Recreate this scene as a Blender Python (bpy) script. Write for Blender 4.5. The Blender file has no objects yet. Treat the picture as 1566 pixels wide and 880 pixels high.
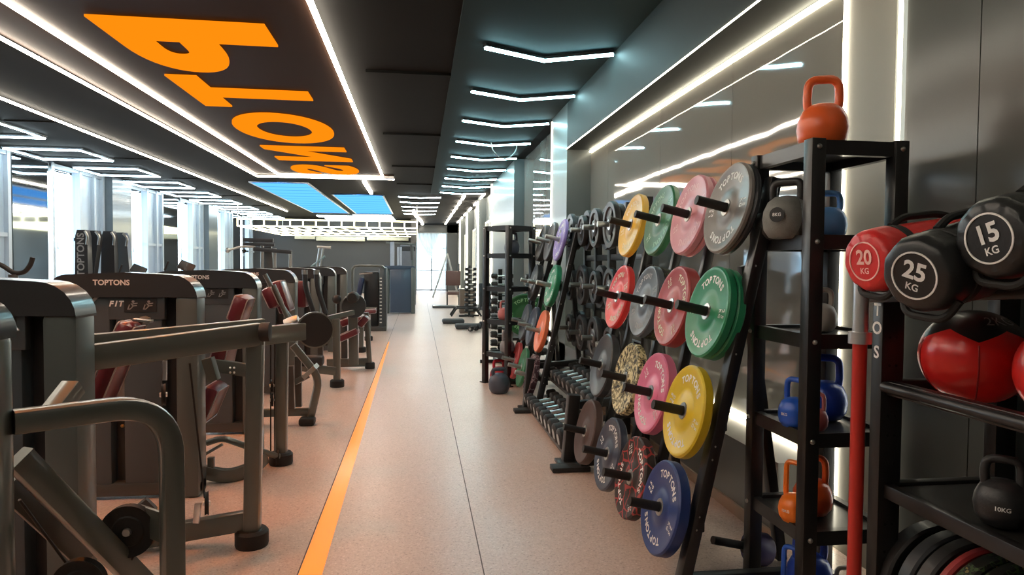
import bpy, bmesh, math, random
from mathutils import Vector, Matrix, Euler
random.seed(7)
PI = math.pi
V = Vector
scene = bpy.context.scene
COL = scene.collection
# ------------------------------------------------------------------ camera
FP, CX, CY = 1030.0, 783.0, 440.0
CAM = V((0, 0, 1.5))
_y, _p, _r = map(math.radians, (7.904, 2.0, 0.45))
FWD = V((math.sin(_y) * math.cos(_p), math.cos(_y) * math.cos(_p), -math.sin(_p)))
RT0 = V((math.cos(_y), -math.sin(_y), 0))
UP0 = RT0.cross(FWD)
RT = RT0 * math.cos(_r) + UP0 * math.sin(_r)
UP = UP0 * math.cos(_r) - RT0 * math.sin(_r)
cd = bpy.data.cameras.new('camera')
cam = bpy.data.objects.new('camera', cd)
COL.objects.link(cam)
cam.matrix_world = Matrix(((RT.x, UP.x, -FWD.x, 0), (RT.y, UP.y, -FWD.y, 0), (RT.z, UP.z, -FWD.z, 1.5), (0, 0, 0, 1)))
cd.sensor_width = 36
cd.lens = FP / 1566 * 36
cd.clip_start = 0.05
cd.clip_end = 300
scene.camera = cam

def _ray(px, py):
    return FWD + RT * ((px - CX) / FP) - UP * ((py - CY) / FP)
def at(px, py, Y):
    d = _ray(px, py); return CAM + d * (Y / d.y)
def atx(px, py, X):
    d = _ray(px, py); return CAM + d * (X / d.x)
def atz(px, py, Z):
    d = _ray(px, py); return CAM + d * ((Z - 1.5) / d.z)

# ------------------------------------------------------------------ materials
MATS = {}
def _new(name):
    m = bpy.data.materials.new(name); m.use_nodes = True
    nt = m.node_tree; b = nt.nodes['Principled BSDF']
    return m, nt, b
def _lnk(nt, a, b): nt.links.new(a, b)
def mat(name, col, rough=0.5, metal=0.0, coat=0.0, vary=0.12, scale=8.0, bump=0.0, emis=None, es=0.0, spec=0.5):
    if name in MATS: return MATS[name]
    m, nt, b = _new(name)
    b.inputs['Roughness'].default_value = rough
    b.inputs['Metallic'].default_value = metal
    b.inputs['Coat Weight'].default_value = coat
    b.inputs['Coat Roughness'].default_value = 0.12
    b.inputs['Specular IOR Level'].default_value = spec
    tc = nt.nodes.new('ShaderNodeTexCoord')
    n = nt.nodes.new('ShaderNodeTexNoise'); n.inputs['Scale'].default_value = scale; n.inputs['Detail'].default_value = 4
    _lnk(nt, tc.outputs['Object'], n.inputs['Vector'])
    r = nt.nodes.new('ShaderNodeMapRange')
    r.inputs['To Min'].default_value = 1 - vary; r.inputs['To Max'].default_value = 1 + vary
    _lnk(nt, n.outputs['Fac'], r.inputs['Value'])
    mx = nt.nodes.new('ShaderNodeVectorMath'); mx.operation = 'SCALE'
    mx.inputs[0].default_value = col[:3]
    _lnk(nt, r.outputs['Result'], mx.inputs['Scale'])
    _lnk(nt, mx.outputs['Vector'], b.inputs['Base Color'])
    if bump:
        bp = nt.nodes.new('ShaderNodeBump'); bp.inputs['Strength'].default_value = bump; bp.inputs['Distance'].default_value = 0.01
        n2 = nt.nodes.new('ShaderNodeTexNoise'); n2.inputs['Scale'].default_value = scale * 8
        _lnk(nt, tc.outputs['Object'], n2.inputs['Vector'])
        _lnk(nt, n2.outputs['Fac'], bp.inputs['Height']); _lnk(nt, bp.outputs['Normal'], b.inputs['Normal'])
    if emis:
        b.inputs['Emission Color'].default_value = (*emis[:3], 1); b.inputs['Emission Strength'].default_value = es
    MATS[name] = m
    return m
def ramp_mat(name, stops, scale, rough=0.6, kind='noise', constant=True, detail=2, dist=0.0, bump=0):
    m, nt, b = _new(name)
    b.inputs['Roughness'].default_value = rough
    tc = nt.nodes.new('ShaderNodeTexCoord')
    if kind == 'noise':
        n = nt.nodes.new('ShaderNodeTexNoise'); n.inputs['Scale'].default_value = scale; n.inputs['Detail'].default_value = detail
        n.inputs['Distortion'].default_value = dist; out = n.outputs['Fac']
    else:
        n = nt.nodes.new('ShaderNodeTexVoronoi'); n.inputs['Scale'].default_value = scale
        n.feature = 'DISTANCE_TO_EDGE'; out = n.outputs['Distance']
    _lnk(nt, tc.outputs['Object'], n.inputs['Vector'])
    cr = nt.nodes.new('ShaderNodeValToRGB')
    cr.color_ramp.interpolation = 'CONSTANT' if constant else 'LINEAR'
    while len(cr.color_ramp.elements) < len(stops): cr.color_ramp.elements.new(0.5)
    for e, (p, c) in zip(cr.color_ramp.elements, stops):
        e.position = p; e.color = (*c, 1)
    _lnk(nt, out, cr.inputs['Fac']); _lnk(nt, cr.outputs['Color'], b.inputs['Base Color'])
    MATS[name] = m
    return m
def emit(name, col, s):
    if name in MATS: return MATS[name]
    m, nt, b = _new(name)
    nt.nodes.remove(b)
    e = nt.nodes.new('ShaderNodeEmission'); e.inputs['Color'].default_value = (*col, 1); e.inputs['Strength'].default_value = s
    _lnk(nt, e.outputs[0], nt.nodes['Material Output'].inputs['Surface'])
    MATS[name] = m
    return m

FRAME = mat('grey_green_metal', (0.125, 0.14, 0.128), 0.3, 0.35, 0.5, 0.06, 5)
FRAME2 = mat('dark_metal_frame', (0.08, 0.08, 0.078), 0.36, 0.4, 0.3, 0.08, 5)
SHROUD = mat('slate_shroud', (0.06, 0.075, 0.088), 0.42, 0.1, 0.15, 0.06, 3)
SHROUD2 = mat('charcoal_shroud', (0.018, 0.019, 0.022), 0.45, 0, 0.15, 0.08, 3)
CAPM = mat('machine_cap', (0.033, 0.036, 0.04), 0.34, 0.1, 0.6, 0.05, 4)
UPR = mat('upright_panel', (0.098, 0.115, 0.112), 0.38, 0.3, 0.3, 0.05, 3)
BLACK = mat('black_powder_coat', (0.013, 0.013, 0.014), 0.42, 0.1, 0.15, 0.15, 12)
RUBBER = mat('black_rubber', (0.012, 0.012, 0.013), 0.6, 0, 0, 0.15, 18, 0.1)
SHELFM = mat('shelf_sheet', (0.028, 0.028, 0.026), 0.35, 0.3, 0.3, 0.12, 6)
CHROME = mat('chrome', (0.88, 0.88, 0.88), 0.3, 1.0, 0, 0.04, 5)
STEEL = mat('brushed_steel', (0.42, 0.42, 0.4), 0.32, 1.0, 0, 0.08, 10)
MAROON = mat('maroon_vinyl', (0.125, 0.014, 0.024), 0.36, 0, 0.35, 0.12, 10, 0.05)
PIPING = mat('white_piping', (0.4, 0.34, 0.35), 0.5)
WHITE = mat('white_print', (0.82, 0.82, 0.8), 0.55, vary=0.03)
GREYPR = mat('grey_print', (0.3, 0.3, 0.3), 0.55)
CREAM = mat('cream_print', (0.75, 0.68, 0.5), 0.55)
WARMF = emit('soft_wall_led', (1.0, 0.92, 0.72), 5)
WARM = emit('warm_led', (1.0, 0.9, 0.74), 15)
WARMW = emit('warm_wall_led', (1.0, 0.9, 0.68), 11)
COOL = emit('cool_led', (0.5, 0.92, 1.0), 22)
COOL2 = emit('cool_white_led', (0.75, 0.93, 1.0), 13)
PERG = emit('pergola_led', (1.0, 0.93, 0.6), 3.0)
ORANGE_E = emit('orange_letter_light', (1.0, 0.26, 0.004), 0.46)
ALU = mat('window_aluminium', (0.5, 0.57, 0.64), 0.4, 0.2, 0, 0.04, 3)
GREYWALL = mat('grey_wall_panel', (0.14, 0.15, 0.15), 0.35, 0, 0.3, 0.05, 1)

def glossy_panel():
    m, nt, b = _new('polished_grey_wall')
    b.inputs['Base Color'].default_value = (0.25, 0.245, 0.22, 1)
    b.inputs['Roughness'].default_value = 0.04
    b.inputs['Metallic'].default_value = 0.0
    b.inputs['IOR'].default_value = 2.3
    tc = nt.nodes.new('ShaderNodeTexCoord')
    mp = nt.nodes.new('ShaderNodeMapping'); mp.inputs['Scale'].default_value = (1, 0.6, 0.5)
    n = nt.nodes.new('ShaderNodeTexNoise'); n.inputs['Scale'].default_value = 2.2
    bp = nt.nodes.new('ShaderNodeBump'); bp.inputs['Strength'].default_value = 0.05; bp.inputs['Distance'].default_value = 0.05
    _lnk(nt, tc.outputs['Object'], mp.inputs['Vector']); _lnk(nt, mp.outputs['Vector'], n.inputs['Vector'])
    _lnk(nt, n.outputs['Fac'], bp.inputs['Height']); _lnk(nt, bp.outputs['Normal'], b.inputs['Normal'])
    return m
GLOSSY = glossy_panel()
def mirror_mat():
    m, nt, b = _new('tinted_mirror')
    b.inputs['Base Color'].default_value = (0.32, 0.36, 0.38, 1); b.inputs['Metallic'].default_value = 1
    b.inputs['Roughness'].default_value = 0.05
    return m
MIRROR = mirror_mat()
def glass_mat():
    m, nt, b = _new('window_glass')
    nt.nodes.remove(b)
    t = nt.nodes.new('ShaderNodeBsdfTransparent'); t.inputs[0].default_value = (0.93, 0.97, 1, 1)
    g = nt.nodes.new('ShaderNodeBsdfGlossy'); g.inputs['Roughness'].default_value = 0.02
    x = nt.nodes.new('ShaderNodeMixShader'); x.inputs[0].default_value = 0.06
    _lnk(nt, t.outputs[0], x.inputs[1]); _lnk(nt, g.outputs[0], x.inputs[2])
    _lnk(nt, x.outputs[0], nt.nodes['Material Output'].inputs['Surface'])
    return m
GLASS = glass_mat()
def curtain_mat():
    m, nt, b = _new('sheer_curtain')
    nt.nodes.remove(b)
    d = nt.nodes.new('ShaderNodeBsdfDiffuse'); d.inputs[0].default_value = (0.85, 0.86, 0.82, 1)
    t = nt.nodes.new('ShaderNodeBsdfTranslucent'); t.inputs[0].default_value = (0.8, 0.86, 0.84, 1)
    tr = nt.nodes.new('ShaderNodeBsdfTransparent')
    a = nt.nodes.new('ShaderNodeMixShader'); a.inputs[0].default_value = 0.6
    c = nt.nodes.new('ShaderNodeMixShader'); c.inputs[0].default_value = 0.25
    w = nt.nodes.new('ShaderNodeTexNoise'); w.inputs['Scale'].default_value = 60
    _lnk(nt, d.outputs[0], a.inputs[1]); _lnk(nt, t.outputs[0], a.inputs[2])
    _lnk(nt, a.outputs[0], c.inputs[1]); _lnk(nt, tr.outputs[0], c.inputs[2])
    _lnk(nt, c.outputs[0], nt.nodes['Material Output'].inputs['Surface'])
    return m
CURT = curtain_mat()
def floor_mat():
    m, nt, b = _new('speckled_vinyl_floor')
    tc = nt.nodes.new('ShaderNodeTexCoord')
    n = nt.nodes.new('ShaderNodeTexNoise'); n.inputs['Scale'].default_value = 95; n.inputs['Detail'].default_value = 3; n.inputs['Roughness'].default_value = 0.7
    _lnk(nt, tc.outputs['Object'], n.inputs['Vector'])
    cr = nt.nodes.new('ShaderNodeValToRGB')
    el = cr.color_ramp.elements
    el[0].position = 0.30; el[0].color = (0.28, 0.19, 0.16, 1)
    el[1].position = 0.74; el[1].color = (0.86, 0.74, 0.66, 1)
    for p, c in ((0.42, (0.56, 0.43, 0.365)), (0.6, (0.62, 0.49, 0.425))):
        e = el.new(p); e.color = (*c, 1)
    _lnk(nt, n.outputs['Fac'], cr.inputs['Fac'])
    _lnk(nt, cr.outputs['Color'], b.inputs['Base Color'])
    n2 = nt.nodes.new('ShaderNodeTexNoise'); n2.inputs['Scale'].default_value = 1.2; n2.inputs['Detail'].default_value = 5
    _lnk(nt, tc.outputs['Object'], n2.inputs['Vector'])
    r = nt.nodes.new('ShaderNodeMapRange'); r.inputs['To Min'].default_value = 0.27; r.inputs['To Max'].default_value = 0.4
    _lnk(nt, n2.outputs['Fac'], r.inputs['Value']); _lnk(nt, r.outputs['Result'], b.inputs['Roughness'])
    b.inputs['Specular IOR Level'].default_value = 0.6
    return m
FLOOR = floor_mat()
CEIL = mat('black_ceiling_paint', (0.0085, 0.0078, 0.0072), 0.8, 0, 0, 0.2, 1.5, spec=0.12)
CEILG = mat('dark_panel_teal_glow_tint', (0.014, 0.028, 0.03), 0.75, 0, 0, 0.1, 1.5, spec=0.15)  # teal tint stands in for the chevrons' glow on the dark ceiling
SIGNM = mat('dark_brown_stretch_panel', (0.024, 0.009, 0.0035), 0.6, 0, 0.0, 0.05, 1, spec=0.12)  # dark brown panel, reddened to carry the orange letters' glow
def sky_panel():
    m, nt, b = _new('blue_sky_panel')
    nt.nodes.remove(b)
    e = nt.nodes.new('ShaderNodeEmission')
    tc = nt.nodes.new('ShaderNodeTexCoord'); w = nt.nodes.new('ShaderNodeTexWave'); w.bands_direction = 'Y'
    w.inputs['Scale'].default_value = 0.36
    cr = nt.nodes.new('ShaderNodeValToRGB')
    cr.color_ramp.elements[0].position = 0.0; cr.color_ramp.elements[0].color = (0.03, 0.19, 0.62, 1)
    cr.color_ramp.elements[1].position = 0.06; cr.color_ramp.elements[1].color = (0.09, 0.37, 0.9, 1)
    _lnk(nt, tc.outputs['Object'], w.inputs['Vector']); _lnk(nt, w.outputs['Fac'], cr.inputs['Fac'])
    _lnk(nt, cr.outputs['Color'], e.inputs['Color']); e.inputs['Strength'].default_value = 0.8
    _lnk(nt, e.outputs[0], nt.nodes['Material Output'].inputs['Surface'])
    return m
SKYP = sky_panel()

# ------------------------------------------------------------------ mesh builder
class MB:
    def __init__(s): s.bm = bmesh.new()
    def box(s, c, size, rot=None, bevel=0.0):
        M = Matrix.Translation(V(c)) @ (rot.to_4x4() if rot else Matrix())
        M = M @ Matrix.Diagonal((size[0], size[1], size[2], 1))
        r = bmesh.ops.create_cube(s.bm, size=1, matrix=M)
        if bevel:
            es = list({e for v in r['verts'] for e in v.link_edges})
            bmesh.ops.bevel(s.bm, geom=es, offset=bevel, segments=2, affect='EDGES', profile=0.5)
        return s
    def b2(s, a, b, bevel=0.0):
        a = V(a); b = V(b)
        return s.box((a + b) / 2, [abs(x) for x in (b - a)], None, bevel)
    def _rings(s, rings, close_ring=True, caps=True, loop=False):
        vs = [[s.bm.verts.new(p) for p in r] for r in rings]
        n = len(rings[0])
        m = len(vs)
        for i in range(m if loop else m - 1):
            a, b = vs[i], vs[(i + 1) % m]
            for j in range(n if close_ring else n - 1):
                k = (j + 1) % n
                try: s.bm.faces.new((a[j], a[k], b[k], b[j]))
                except ValueError: pass
        if caps and not loop and close_ring:
            try:
                s.bm.faces.new(vs[0][::-1]); s.bm.faces.new(vs[-1])
            except ValueError: pass
        return s
    def lathe(s, prof, c=(0, 0, 0), axis='Z', n=32, M=None, ring=False):
        if M is None:
            R = {'Z': Matrix(), 'X': Matrix.Rotation(PI / 2, 4, 'Y'), 'Y': Matrix.Rotation(-PI / 2, 4, 'X')}[axis]
            M = Matrix.Translation(V(c)) @ R
        rings = []
        for (r, z) in prof:
            rings.append([M @ V((max(r, 1e-4) * math.cos(2 * PI * k / n), max(r, 1e-4) * math.sin(2 * PI * k / n), z)) for k in range(n)])
        return s._rings(rings, loop=ring)
    def sweep(s, pts, sec, fillet=0.0, up=V((0, 0, 1)), loop=False, fseg=5):
        """sec: radius, or (w,h) rounded rectangle; w runs sideways, h along up"""
        P = [V(p) for p in pts]
        if fillet and len(P) > 2:
            Q = []
            n = len(P)
            for i in range(n):
                if not loop and i in (0, n - 1): Q.append(P[i]); continue
                a, b, c = P[i - 1], P[i], P[(i + 1) % n]
                d1 = a - b; d2 = c - b
                f = min(fillet, d1.length * .48, d2.length * .48)
                p0 = b + d1.normalized() * f; p2 = b + d2.normalized() * f
                for k in range(fseg + 1):
                    t = k / fseg
                    Q.append(p0 * (1 - t) ** 2 + b * 2 * t * (1 - t) + p2 * t * t)
            P = Q
        if isinstance(sec, (int, float)):
            m = 12 if sec > 0.012 else 8
            S = [(sec * math.cos(2 * PI * k / m), sec * math.sin(2 * PI * k / m)) for k in range(m)]
        else:
            w, h = sec[0] / 2, sec[1] / 2
            rr = min(w, h) * (sec[2] if len(sec) > 2 else 0.25)
            S = []
            for cx_, cy_, a0 in ((w - rr, h - rr, 0), (-w + rr, h - rr, PI / 2), (-w + rr, -h + rr, PI), (w - rr, -h + rr, 1.5 * PI)):
                for k in range(3):
                    a = a0 + k * PI / 4
                    S.append((cx_ + rr * math.cos(a), cy_ + rr * math.sin(a)))
        rings = []; n = len(P); side = None
        for i in range(n):
            a = P[i - 1] if (i > 0 or loop) else P[i]
            b = P[(i + 1) % n] if (i < n - 1 or loop) else P[i]
            t = (b - a).normalized()
            if side is None:
                u = up if abs(t.dot(up)) < 0.97 else (V((0, 1, 0)) if abs(t.y) < .9 else V((1, 0, 0)))
                side = t.cross(u).normalized()
            side = (side - t * side.dot(t)).normalized()
            u = side.cross(t).normalized()
            rings.append([P[i] + side * x + u * y for x, y in S])
        return s._rings(rings, loop=loop)
    def bar(s, a, b, w, h=None, up=V((0, 0, 1))):
        return s.sweep([a, b], (w, h or w, 0.22), up=up)
    def prism(s, poly, t, M=Matrix()):
        """poly in local XZ plane, extruded +-t/2 along local Y"""
        f = [s.bm.verts.new(M @ V((x, -t / 2, z))) for x, z in poly]
        b = [s.bm.verts.new(M @ V((x, t / 2, z))) for x, z in poly]
        n = len(poly)
        s.bm.faces.new(f); s.bm.faces.new(b[::-1])
        for i in range(n):
            j = (i + 1) % n
            s.bm.faces.new((f[j], f[i], b[i], b[j]))
        return s
    def ball(s, c, r, sc=(1, 1, 1), seg=16):
        bmesh.ops.create_uvsphere(s.bm, u_segments=seg, v_segments=max(6, seg // 2 + 2), radius=r,
                                  matrix=Matrix.Translation(V(c)) @ Matrix.Diagonal((*sc, 1)))
        return s
    def glyphs(s, text, size, M, align='CENTER', bold=0.0, spacing=1.0, thick=0.0):
        vs, fs = text_geo(text, size, align, bold, spacing)
        base = [s.bm.verts.new(M @ V((x, y, thick))) for x, y in vs]
        for f in fs:
            try: s.bm.faces.new([base[i] for i in f])
            except ValueError: pass
        return s
    def arc_text(s, text, size, R, M, mid=PI / 2, step=None, flip=False, bold=0.0):
        """letters on a circle in the local XY plane of M; flip: text on the lower arc reading left to right from outside"""
        step = step or size * 0.95 / R
        n = len(text)
        for i, ch in enumerate(text):
            k = i - (n - 1) / 2
            a = mid - k * step
            L = Matrix.Rotation(a - PI / 2, 4, 'Z') @ Matrix.Translation((0, R, 0))
            s.glyphs(ch, size, M @ L, 'CENTER', bold)
        return s
    def build(s, name, m, parent=None, smooth=True, wo=None, fix=True):
        """verts are world coordinates minus the parent's world place (wo)"""
        if fix: bmesh.ops.recalc_face_normals(s.bm, faces=s.bm.faces)
        if wo is None and parent is not None and 'wo' in PLACE.get(parent.name, {}):
            wo = PLACE[parent.name]['wo']
        base = None
        if parent is None and s.bm.verts:
            xs = [v.co.x for v in s.bm.verts]; ys = [v.co.y for v in s.bm.verts]; zs = [v.co.z for v in s.bm.verts]
            base = V(((min(xs) + max(xs)) / 2, (min(ys) + max(ys)) / 2, min(zs)))
            bmesh.ops.translate(s.bm, verts=s.bm.verts, vec=-base)
        elif wo is not None:
            bmesh.ops.translate(s.bm, verts=s.bm.verts, vec=-V(wo))
        me = bpy.data.meshes.new(name); s.bm.to_mesh(me); s.bm.free()
        if smooth:
            for p in me.polygons: p.use_smooth = True
            try: me.set_sharp_from_angle(angle=math.radians(38))
            except Exception: pass
        o = bpy.data.objects.new(name, me); COL.objects.link(o)
        for mm in (m if isinstance(m, (list, tuple)) else [m]): me.materials.append(mm)
        if parent is not None:
            o.parent = parent
            if wo is not None: PLACE[o.name] = {'wo': V(wo)}
        elif base is not None:
            o.location = base; PLACE[o.name] = {'wo': base}
        return o
PLACE = {}
_TG = {}
def text_geo(text, size, align='CENTER', bold=0.0, spacing=1.0):
    k = (text, size, align, bold, spacing)
    if k in _TG: return _TG[k]
    cu = bpy.data.curves.new('t', 'FONT'); cu.body = text; cu.size = size; cu.align_x = align; cu.align_y = 'CENTER'
    cu.offset = bold * size; cu.resolution_u = 10 if size >= 1 else 3; cu.space_character = spacing
    ob = bpy.data.objects.new('t', cu)
    me = bpy.data.meshes.new_from_object(ob)
    r = ([(v.co.x, v.co.y) for v in me.vertices], [list(p.vertices) for p in me.polygons])
    bpy.data.objects.remove(ob); bpy.data.meshes.remove(me); bpy.data.curves.remove(cu)
    _TG[k] = r
    return r
def tag(o, label=None, cat=None, group=None, kind=None):
    if label: o['label'] = label
    if cat: o['category'] = cat
    if group: o['group'] = group
    if kind: o['kind'] = kind
    return o
def empty(name, loc, label, cat, group=None, rot=None):
    o = bpy.data.objects.new(name, None); COL.objects.link(o); o.location = loc; o.empty_display_size = 0.1
    if rot: o.rotation_euler = rot
    else: PLACE[o.name] = {'wo': V(loc)}
    return tag(o, label, cat, group)
def copy_tree(o, parent=None):
    c = o.copy(); COL.objects.link(c)
    if parent is not None: c.parent = parent
    for ch in list(o.children): copy_tree(ch, c)
    return c
def struct(name, mb, m, smooth=False):
    return tag(mb.build(name, m, smooth=smooth), kind='structure')
ORD = 'first second third fourth fifth sixth seventh eighth ninth tenth eleventh twelfth thirteenth fourteenth fifteenth sixteenth seventeenth eighteenth nineteenth twentieth'.split()

# ================================================================== ROOM SHELL
CZ = 3.62
struct('floor', MB().b2((-8.6, -3, -0.1), (3, 38, 0)), FLOOR)
struct('trim_1', MB().b2((0.315, -1, 0.0), (0.321, 36, 0.0012)), mat('floor_joint', (0.11, 0.08, 0.07), 0.7))
struct('trim_2', MB().b2((-0.575, -1, 0.0), (-0.569, 36, 0.0012)), MATS['floor_joint'])
m = MB()
q = [(-0.568, -1), (-0.435, -1), (-0.455, 3.3), (-0.545, 13), (-0.566, 13)]
m.bm.faces.new([m.bm.verts.new((x, y, 0.0015)) for x, y in q])
tag(m.build('floor_line', mat('orange_floor_tape', (0.95, 0.3, 0.02), 0.4, 0, 0.2, 0.05, 4, emis=(1.0, 0.3, 0.02), es=0.25), fix=False),  # plain tape, with a faint orange glow put into its material
    'orange tape line running along the joint in the pink floor', 'floor line')
struct('ceiling', MB().b2((-8.6, -3, CZ), (1.9, 38, CZ + 0.1)), CEIL)
# dark ceiling field above the chevrons, their teal glow tinted into its colour
struct('trim_3', MB().b2((0.35, -1, CZ - 0.03), (1.9, 20.6, CZ)), CEILG)
# cross beams under the black ceiling
for i, yy in enumerate((7.6, 11.2, 14.9, 18.2, 22.6, 26.4)):
    struct('trim_%d' % (10 + i), MB().b2((-0.58, yy, CZ - 0.03), (0.35, yy + 0.08, CZ)).b2((-6.2, yy, CZ - 0.02), (-5.4, yy + 0.08, CZ)), CEIL)
# right wall: bulkhead, polished niche, ledge
struct('wall_right_bulkhead', MB().b2((1.9, -3, 2.99), (2.7, 8.6, CZ + 0.1)), mat('bulkhead_grey', (0.034, 0.04, 0.039), 0.6, 0, 0.0, 0.08, 1, spec=0.2))
seams = [3.3, 4.6, 6.05, 7.8, 9.62]
m = MB()
for a, b in zip(seams[:-1], seams[1:]): m.b2((2.22, a + 0.003, 0.45), (2.3, b - 0.003, 2.99))
struct('wall_right_niche', m, GLOSSY)
m = MB()
for a, b in ((2.9, 3.3),): m.b2((2.2, a, 0), (2.3, b, 2.99))
struct('wall_right_strip_panel', m, mat('polished_beige_panel', (0.26, 0.25, 0.21), 0.5, 0, 0, 0.04, 1))
m = MB()
for a, b in ((2.42, 2.83), (1.7, 2.415), (0.8, 1.695), (-3, 0.795)): m.b2((2.2, a, 0), (2.3, b, 2.99))
struct('wall_right_near', m, mat('dark_grey_marble_panel', (0.1, 0.106, 0.1), 0.2, 0, 0.0, 0.12, 1.2, spec=0.3))
struct('wall_right_ledge', MB().b2((1.9, 3.32, 0), (2.3, 9.62, 0.45)), mat('ledge_grey', (0.13, 0.125, 0.115), 0.3, 0, 0.3, 0.06, 1))
struct('baseboard_right', MB().b2((1.885, 3.32, 0), (1.9, 9.62, 0.07)), mat('tan_baseboard', (0.42, 0.32, 0.24), 0.45))
struct('wall_right_column', MB().b2((1.9, 8.6, 0), (2.7, 9.62, CZ)), mat('column_grey', (0.1, 0.112, 0.11), 0.4, 0, 0.1, 0.06, 1))
COLG = MATS['column_grey']
m = MB()
for a, b in ((9.65, 11.6), (11.61, 13.45)): m.b2((2.1, a, 0), (2.3, b, CZ))
struct('wall_right_mirror_bay', m, GLOSSY)
struct('wall_right_pier', MB().b2((1.9, 13.5, 0), (2.7, 17.6, CZ)), COLG)
struct('wall_right_far', MB().b2((2.15, 17.6, 0), (2.3, 38, CZ)), GREYWALL)
m = MB()
for y in (21.6, 26.6, 31.2): m.b2((1.9, y, 0), (2.3, y + 1.1, CZ))
struct('wall_right_piers_far', m, COLG)
struct('ceiling_side', MB().b2((1.9, 9.62, CZ), (2.7, 38, CZ + 0.1)), CEIL)
# interior windows in the far right wall
for i, (a, b) in enumerate(((18.0, 21.3), (23.0, 26.3), (28.0, 31.0))):
    m = MB()
    for z in (0.75, 2.75): m.b2((2.08, a, z), (2.15, b, z + 0.06))
    for y in (a, a + (b - a) * .33, a + (b - a) * .66, b - 0.06): m.b2((2.08, y, 0.75), (2.15, y + 0.06, 2.81))
    o = struct('window_%d' % (20 + i), m, mat('cream_window_frame', (0.7, 0.68, 0.58), 0.4, emis=(1, .95, .75), es=0.25))  # frames are no lamps; a faint warm glow is added to their cream
    MB().b2((2.12, a, 0.8), (2.13, b, 2.75)).build('pane', GLOSSY, o, False)
# LED strips on the right wall (real lamps of the room)
def strip(name, a, b, w, mt, label, group=None, cat='light strip'):
    m = MB().sweep([a, b], (w, w, 0.3))
    return tag(m.build(name, mt), label, cat, group)
strip('light_strip', (2.205, 3.3, 2.97), (2.205, 9.6, 2.97), 0.014, WARMW, 'warm light strip along the top inside edge of the polished wall niche')
strip('light_strip', (1.893, -1, 2.995), (1.893, 8.6, 2.995), 0.007, WARMW, 'thin warm light strip along the outer edge of the soffit')
strip('light_strip', (2.205, 3.3, 0.47), (2.205, 8.6, 0.47), 0.014, WARMW, 'warm light strip along the low ledge behind the coloured plates')
strip('light_strip', (2.19, 3.27, 0.02), (2.19, 3.27, 2.97), 0.016, WARMF, 'tall warm vertical light strip behind the near kettlebell tower')
strip('light_strip', (2.19, 2.86, 0.02), (2.19, 2.86, 2.97), 0.015, WARMF, 'tall warm vertical light strip beside the dark marble panel')
strip('light_strip', (1.9, 9.6, 0.3), (1.9, 9.6, 3.55), 0.025, WARMF, 'vertical light strip on the corner of the first wall column')
strip('light_strip', (2.08, 10.1, 0.3), (2.08, 10.1, 3.4), 0.02, WARMF, 'slimmer vertical light strip just past the first wall column')
strip('light_strip', (1.9, 17.62, 0.3), (1.9, 17.62, 3.6), 0.05, WARMF, 'vertical light strip on the far edge of the long wall pier')
for i, y in enumerate((21.58, 26.58, 31.18)):
    strip('light_strip', (1.88, y, 0.2), (1.88, y, 3.5), 0.05, WARMF, '%s vertical light strip beyond the long wall pier' % ORD[i], 'far vertical light strips')

# far end: grey wall, opening with sheer curtain
struct('wall_back', MB().b2((-8.6, 33.8, 0), (-0.12, 34.1, CZ)), mat('dark_grey_back_wall', (0.045, 0.045, 0.047), 0.7, 0, 0, 0.06, 0.6))
struct('wall_back_end', MB().b2((-1.5, 37.6, 3.2), (2.3, 37.8, CZ)).b2((-1.5, 34.1, 0), (-1.45, 37.8, CZ)).b2((1.55, 37.6, 0), (2.3, 37.8, CZ)), GREYWALL)
m = MB()
for x in (-0.12, 0.7, 1.52): m.b2((x - 0.04, 37.5, 0), (x + 0.04, 37.6, 3.2))
for z in (0.0, 1.1, 2.3, 3.14): m.b2((-0.12, 37.5, z), (1.55, 37.6, z + 0.06))
o = struct('window_1', m, ALU)
MB().b2((-0.1, 37.54, 0.05), (1.5, 37.55, 3.15)).build('pane', GLASS, o, False)
def curtain(name, x0, x1, y, zt, zb, tie, label):
    m = MB(); rows = []
    NX, NZ = 60, 14
    for j in range(NZ + 1):
        t = j / NZ; z = zt + (zb - zt) * t
        k = 1.0
        rr = []
        for i in range(NX + 1):
            u = i / NX
            x = x0 + (x1 - x0) * u
            if tie > 0: x = x0 + (x1 - x0) * (1 - (1 - u) * (1 - 0.72 * min(1, t * 1.7) ** 1.5)) 
            if tie < 0: x = x0 + (x1 - x0) * u * (1 - 0.72 * min(1, t * 1.7) ** 1.5)
            rr.append(V((x, y + 0.05 * math.sin(u * 46 + t) * (0.5 + 0.5 * t), z)))
        rows.append(rr)
    m._rings(rows, close_ring=False, caps=False)
    return tag(m.build(name, CURT, fix=False), label, 'curtain')
curtain('sheer_curtain', -0.1, 1.5, 37.1, 3.15, 0.1, 1, 'white sheer curtain swept to the right of the far bright window')
curtain('sheer_curtain', -0.1, 1.1, 37.25, 3.15, 0.1, -1, 'white sheer curtain hanging at the left side of the far window')
tag(MB().sweep([(-0.2, 37.18, 3.17), (1.6, 37.18, 3.17)], 0.02).build('curtain_rod', WHITE), 'thin white curtain rod above the far window', 'curtain rod')

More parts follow.
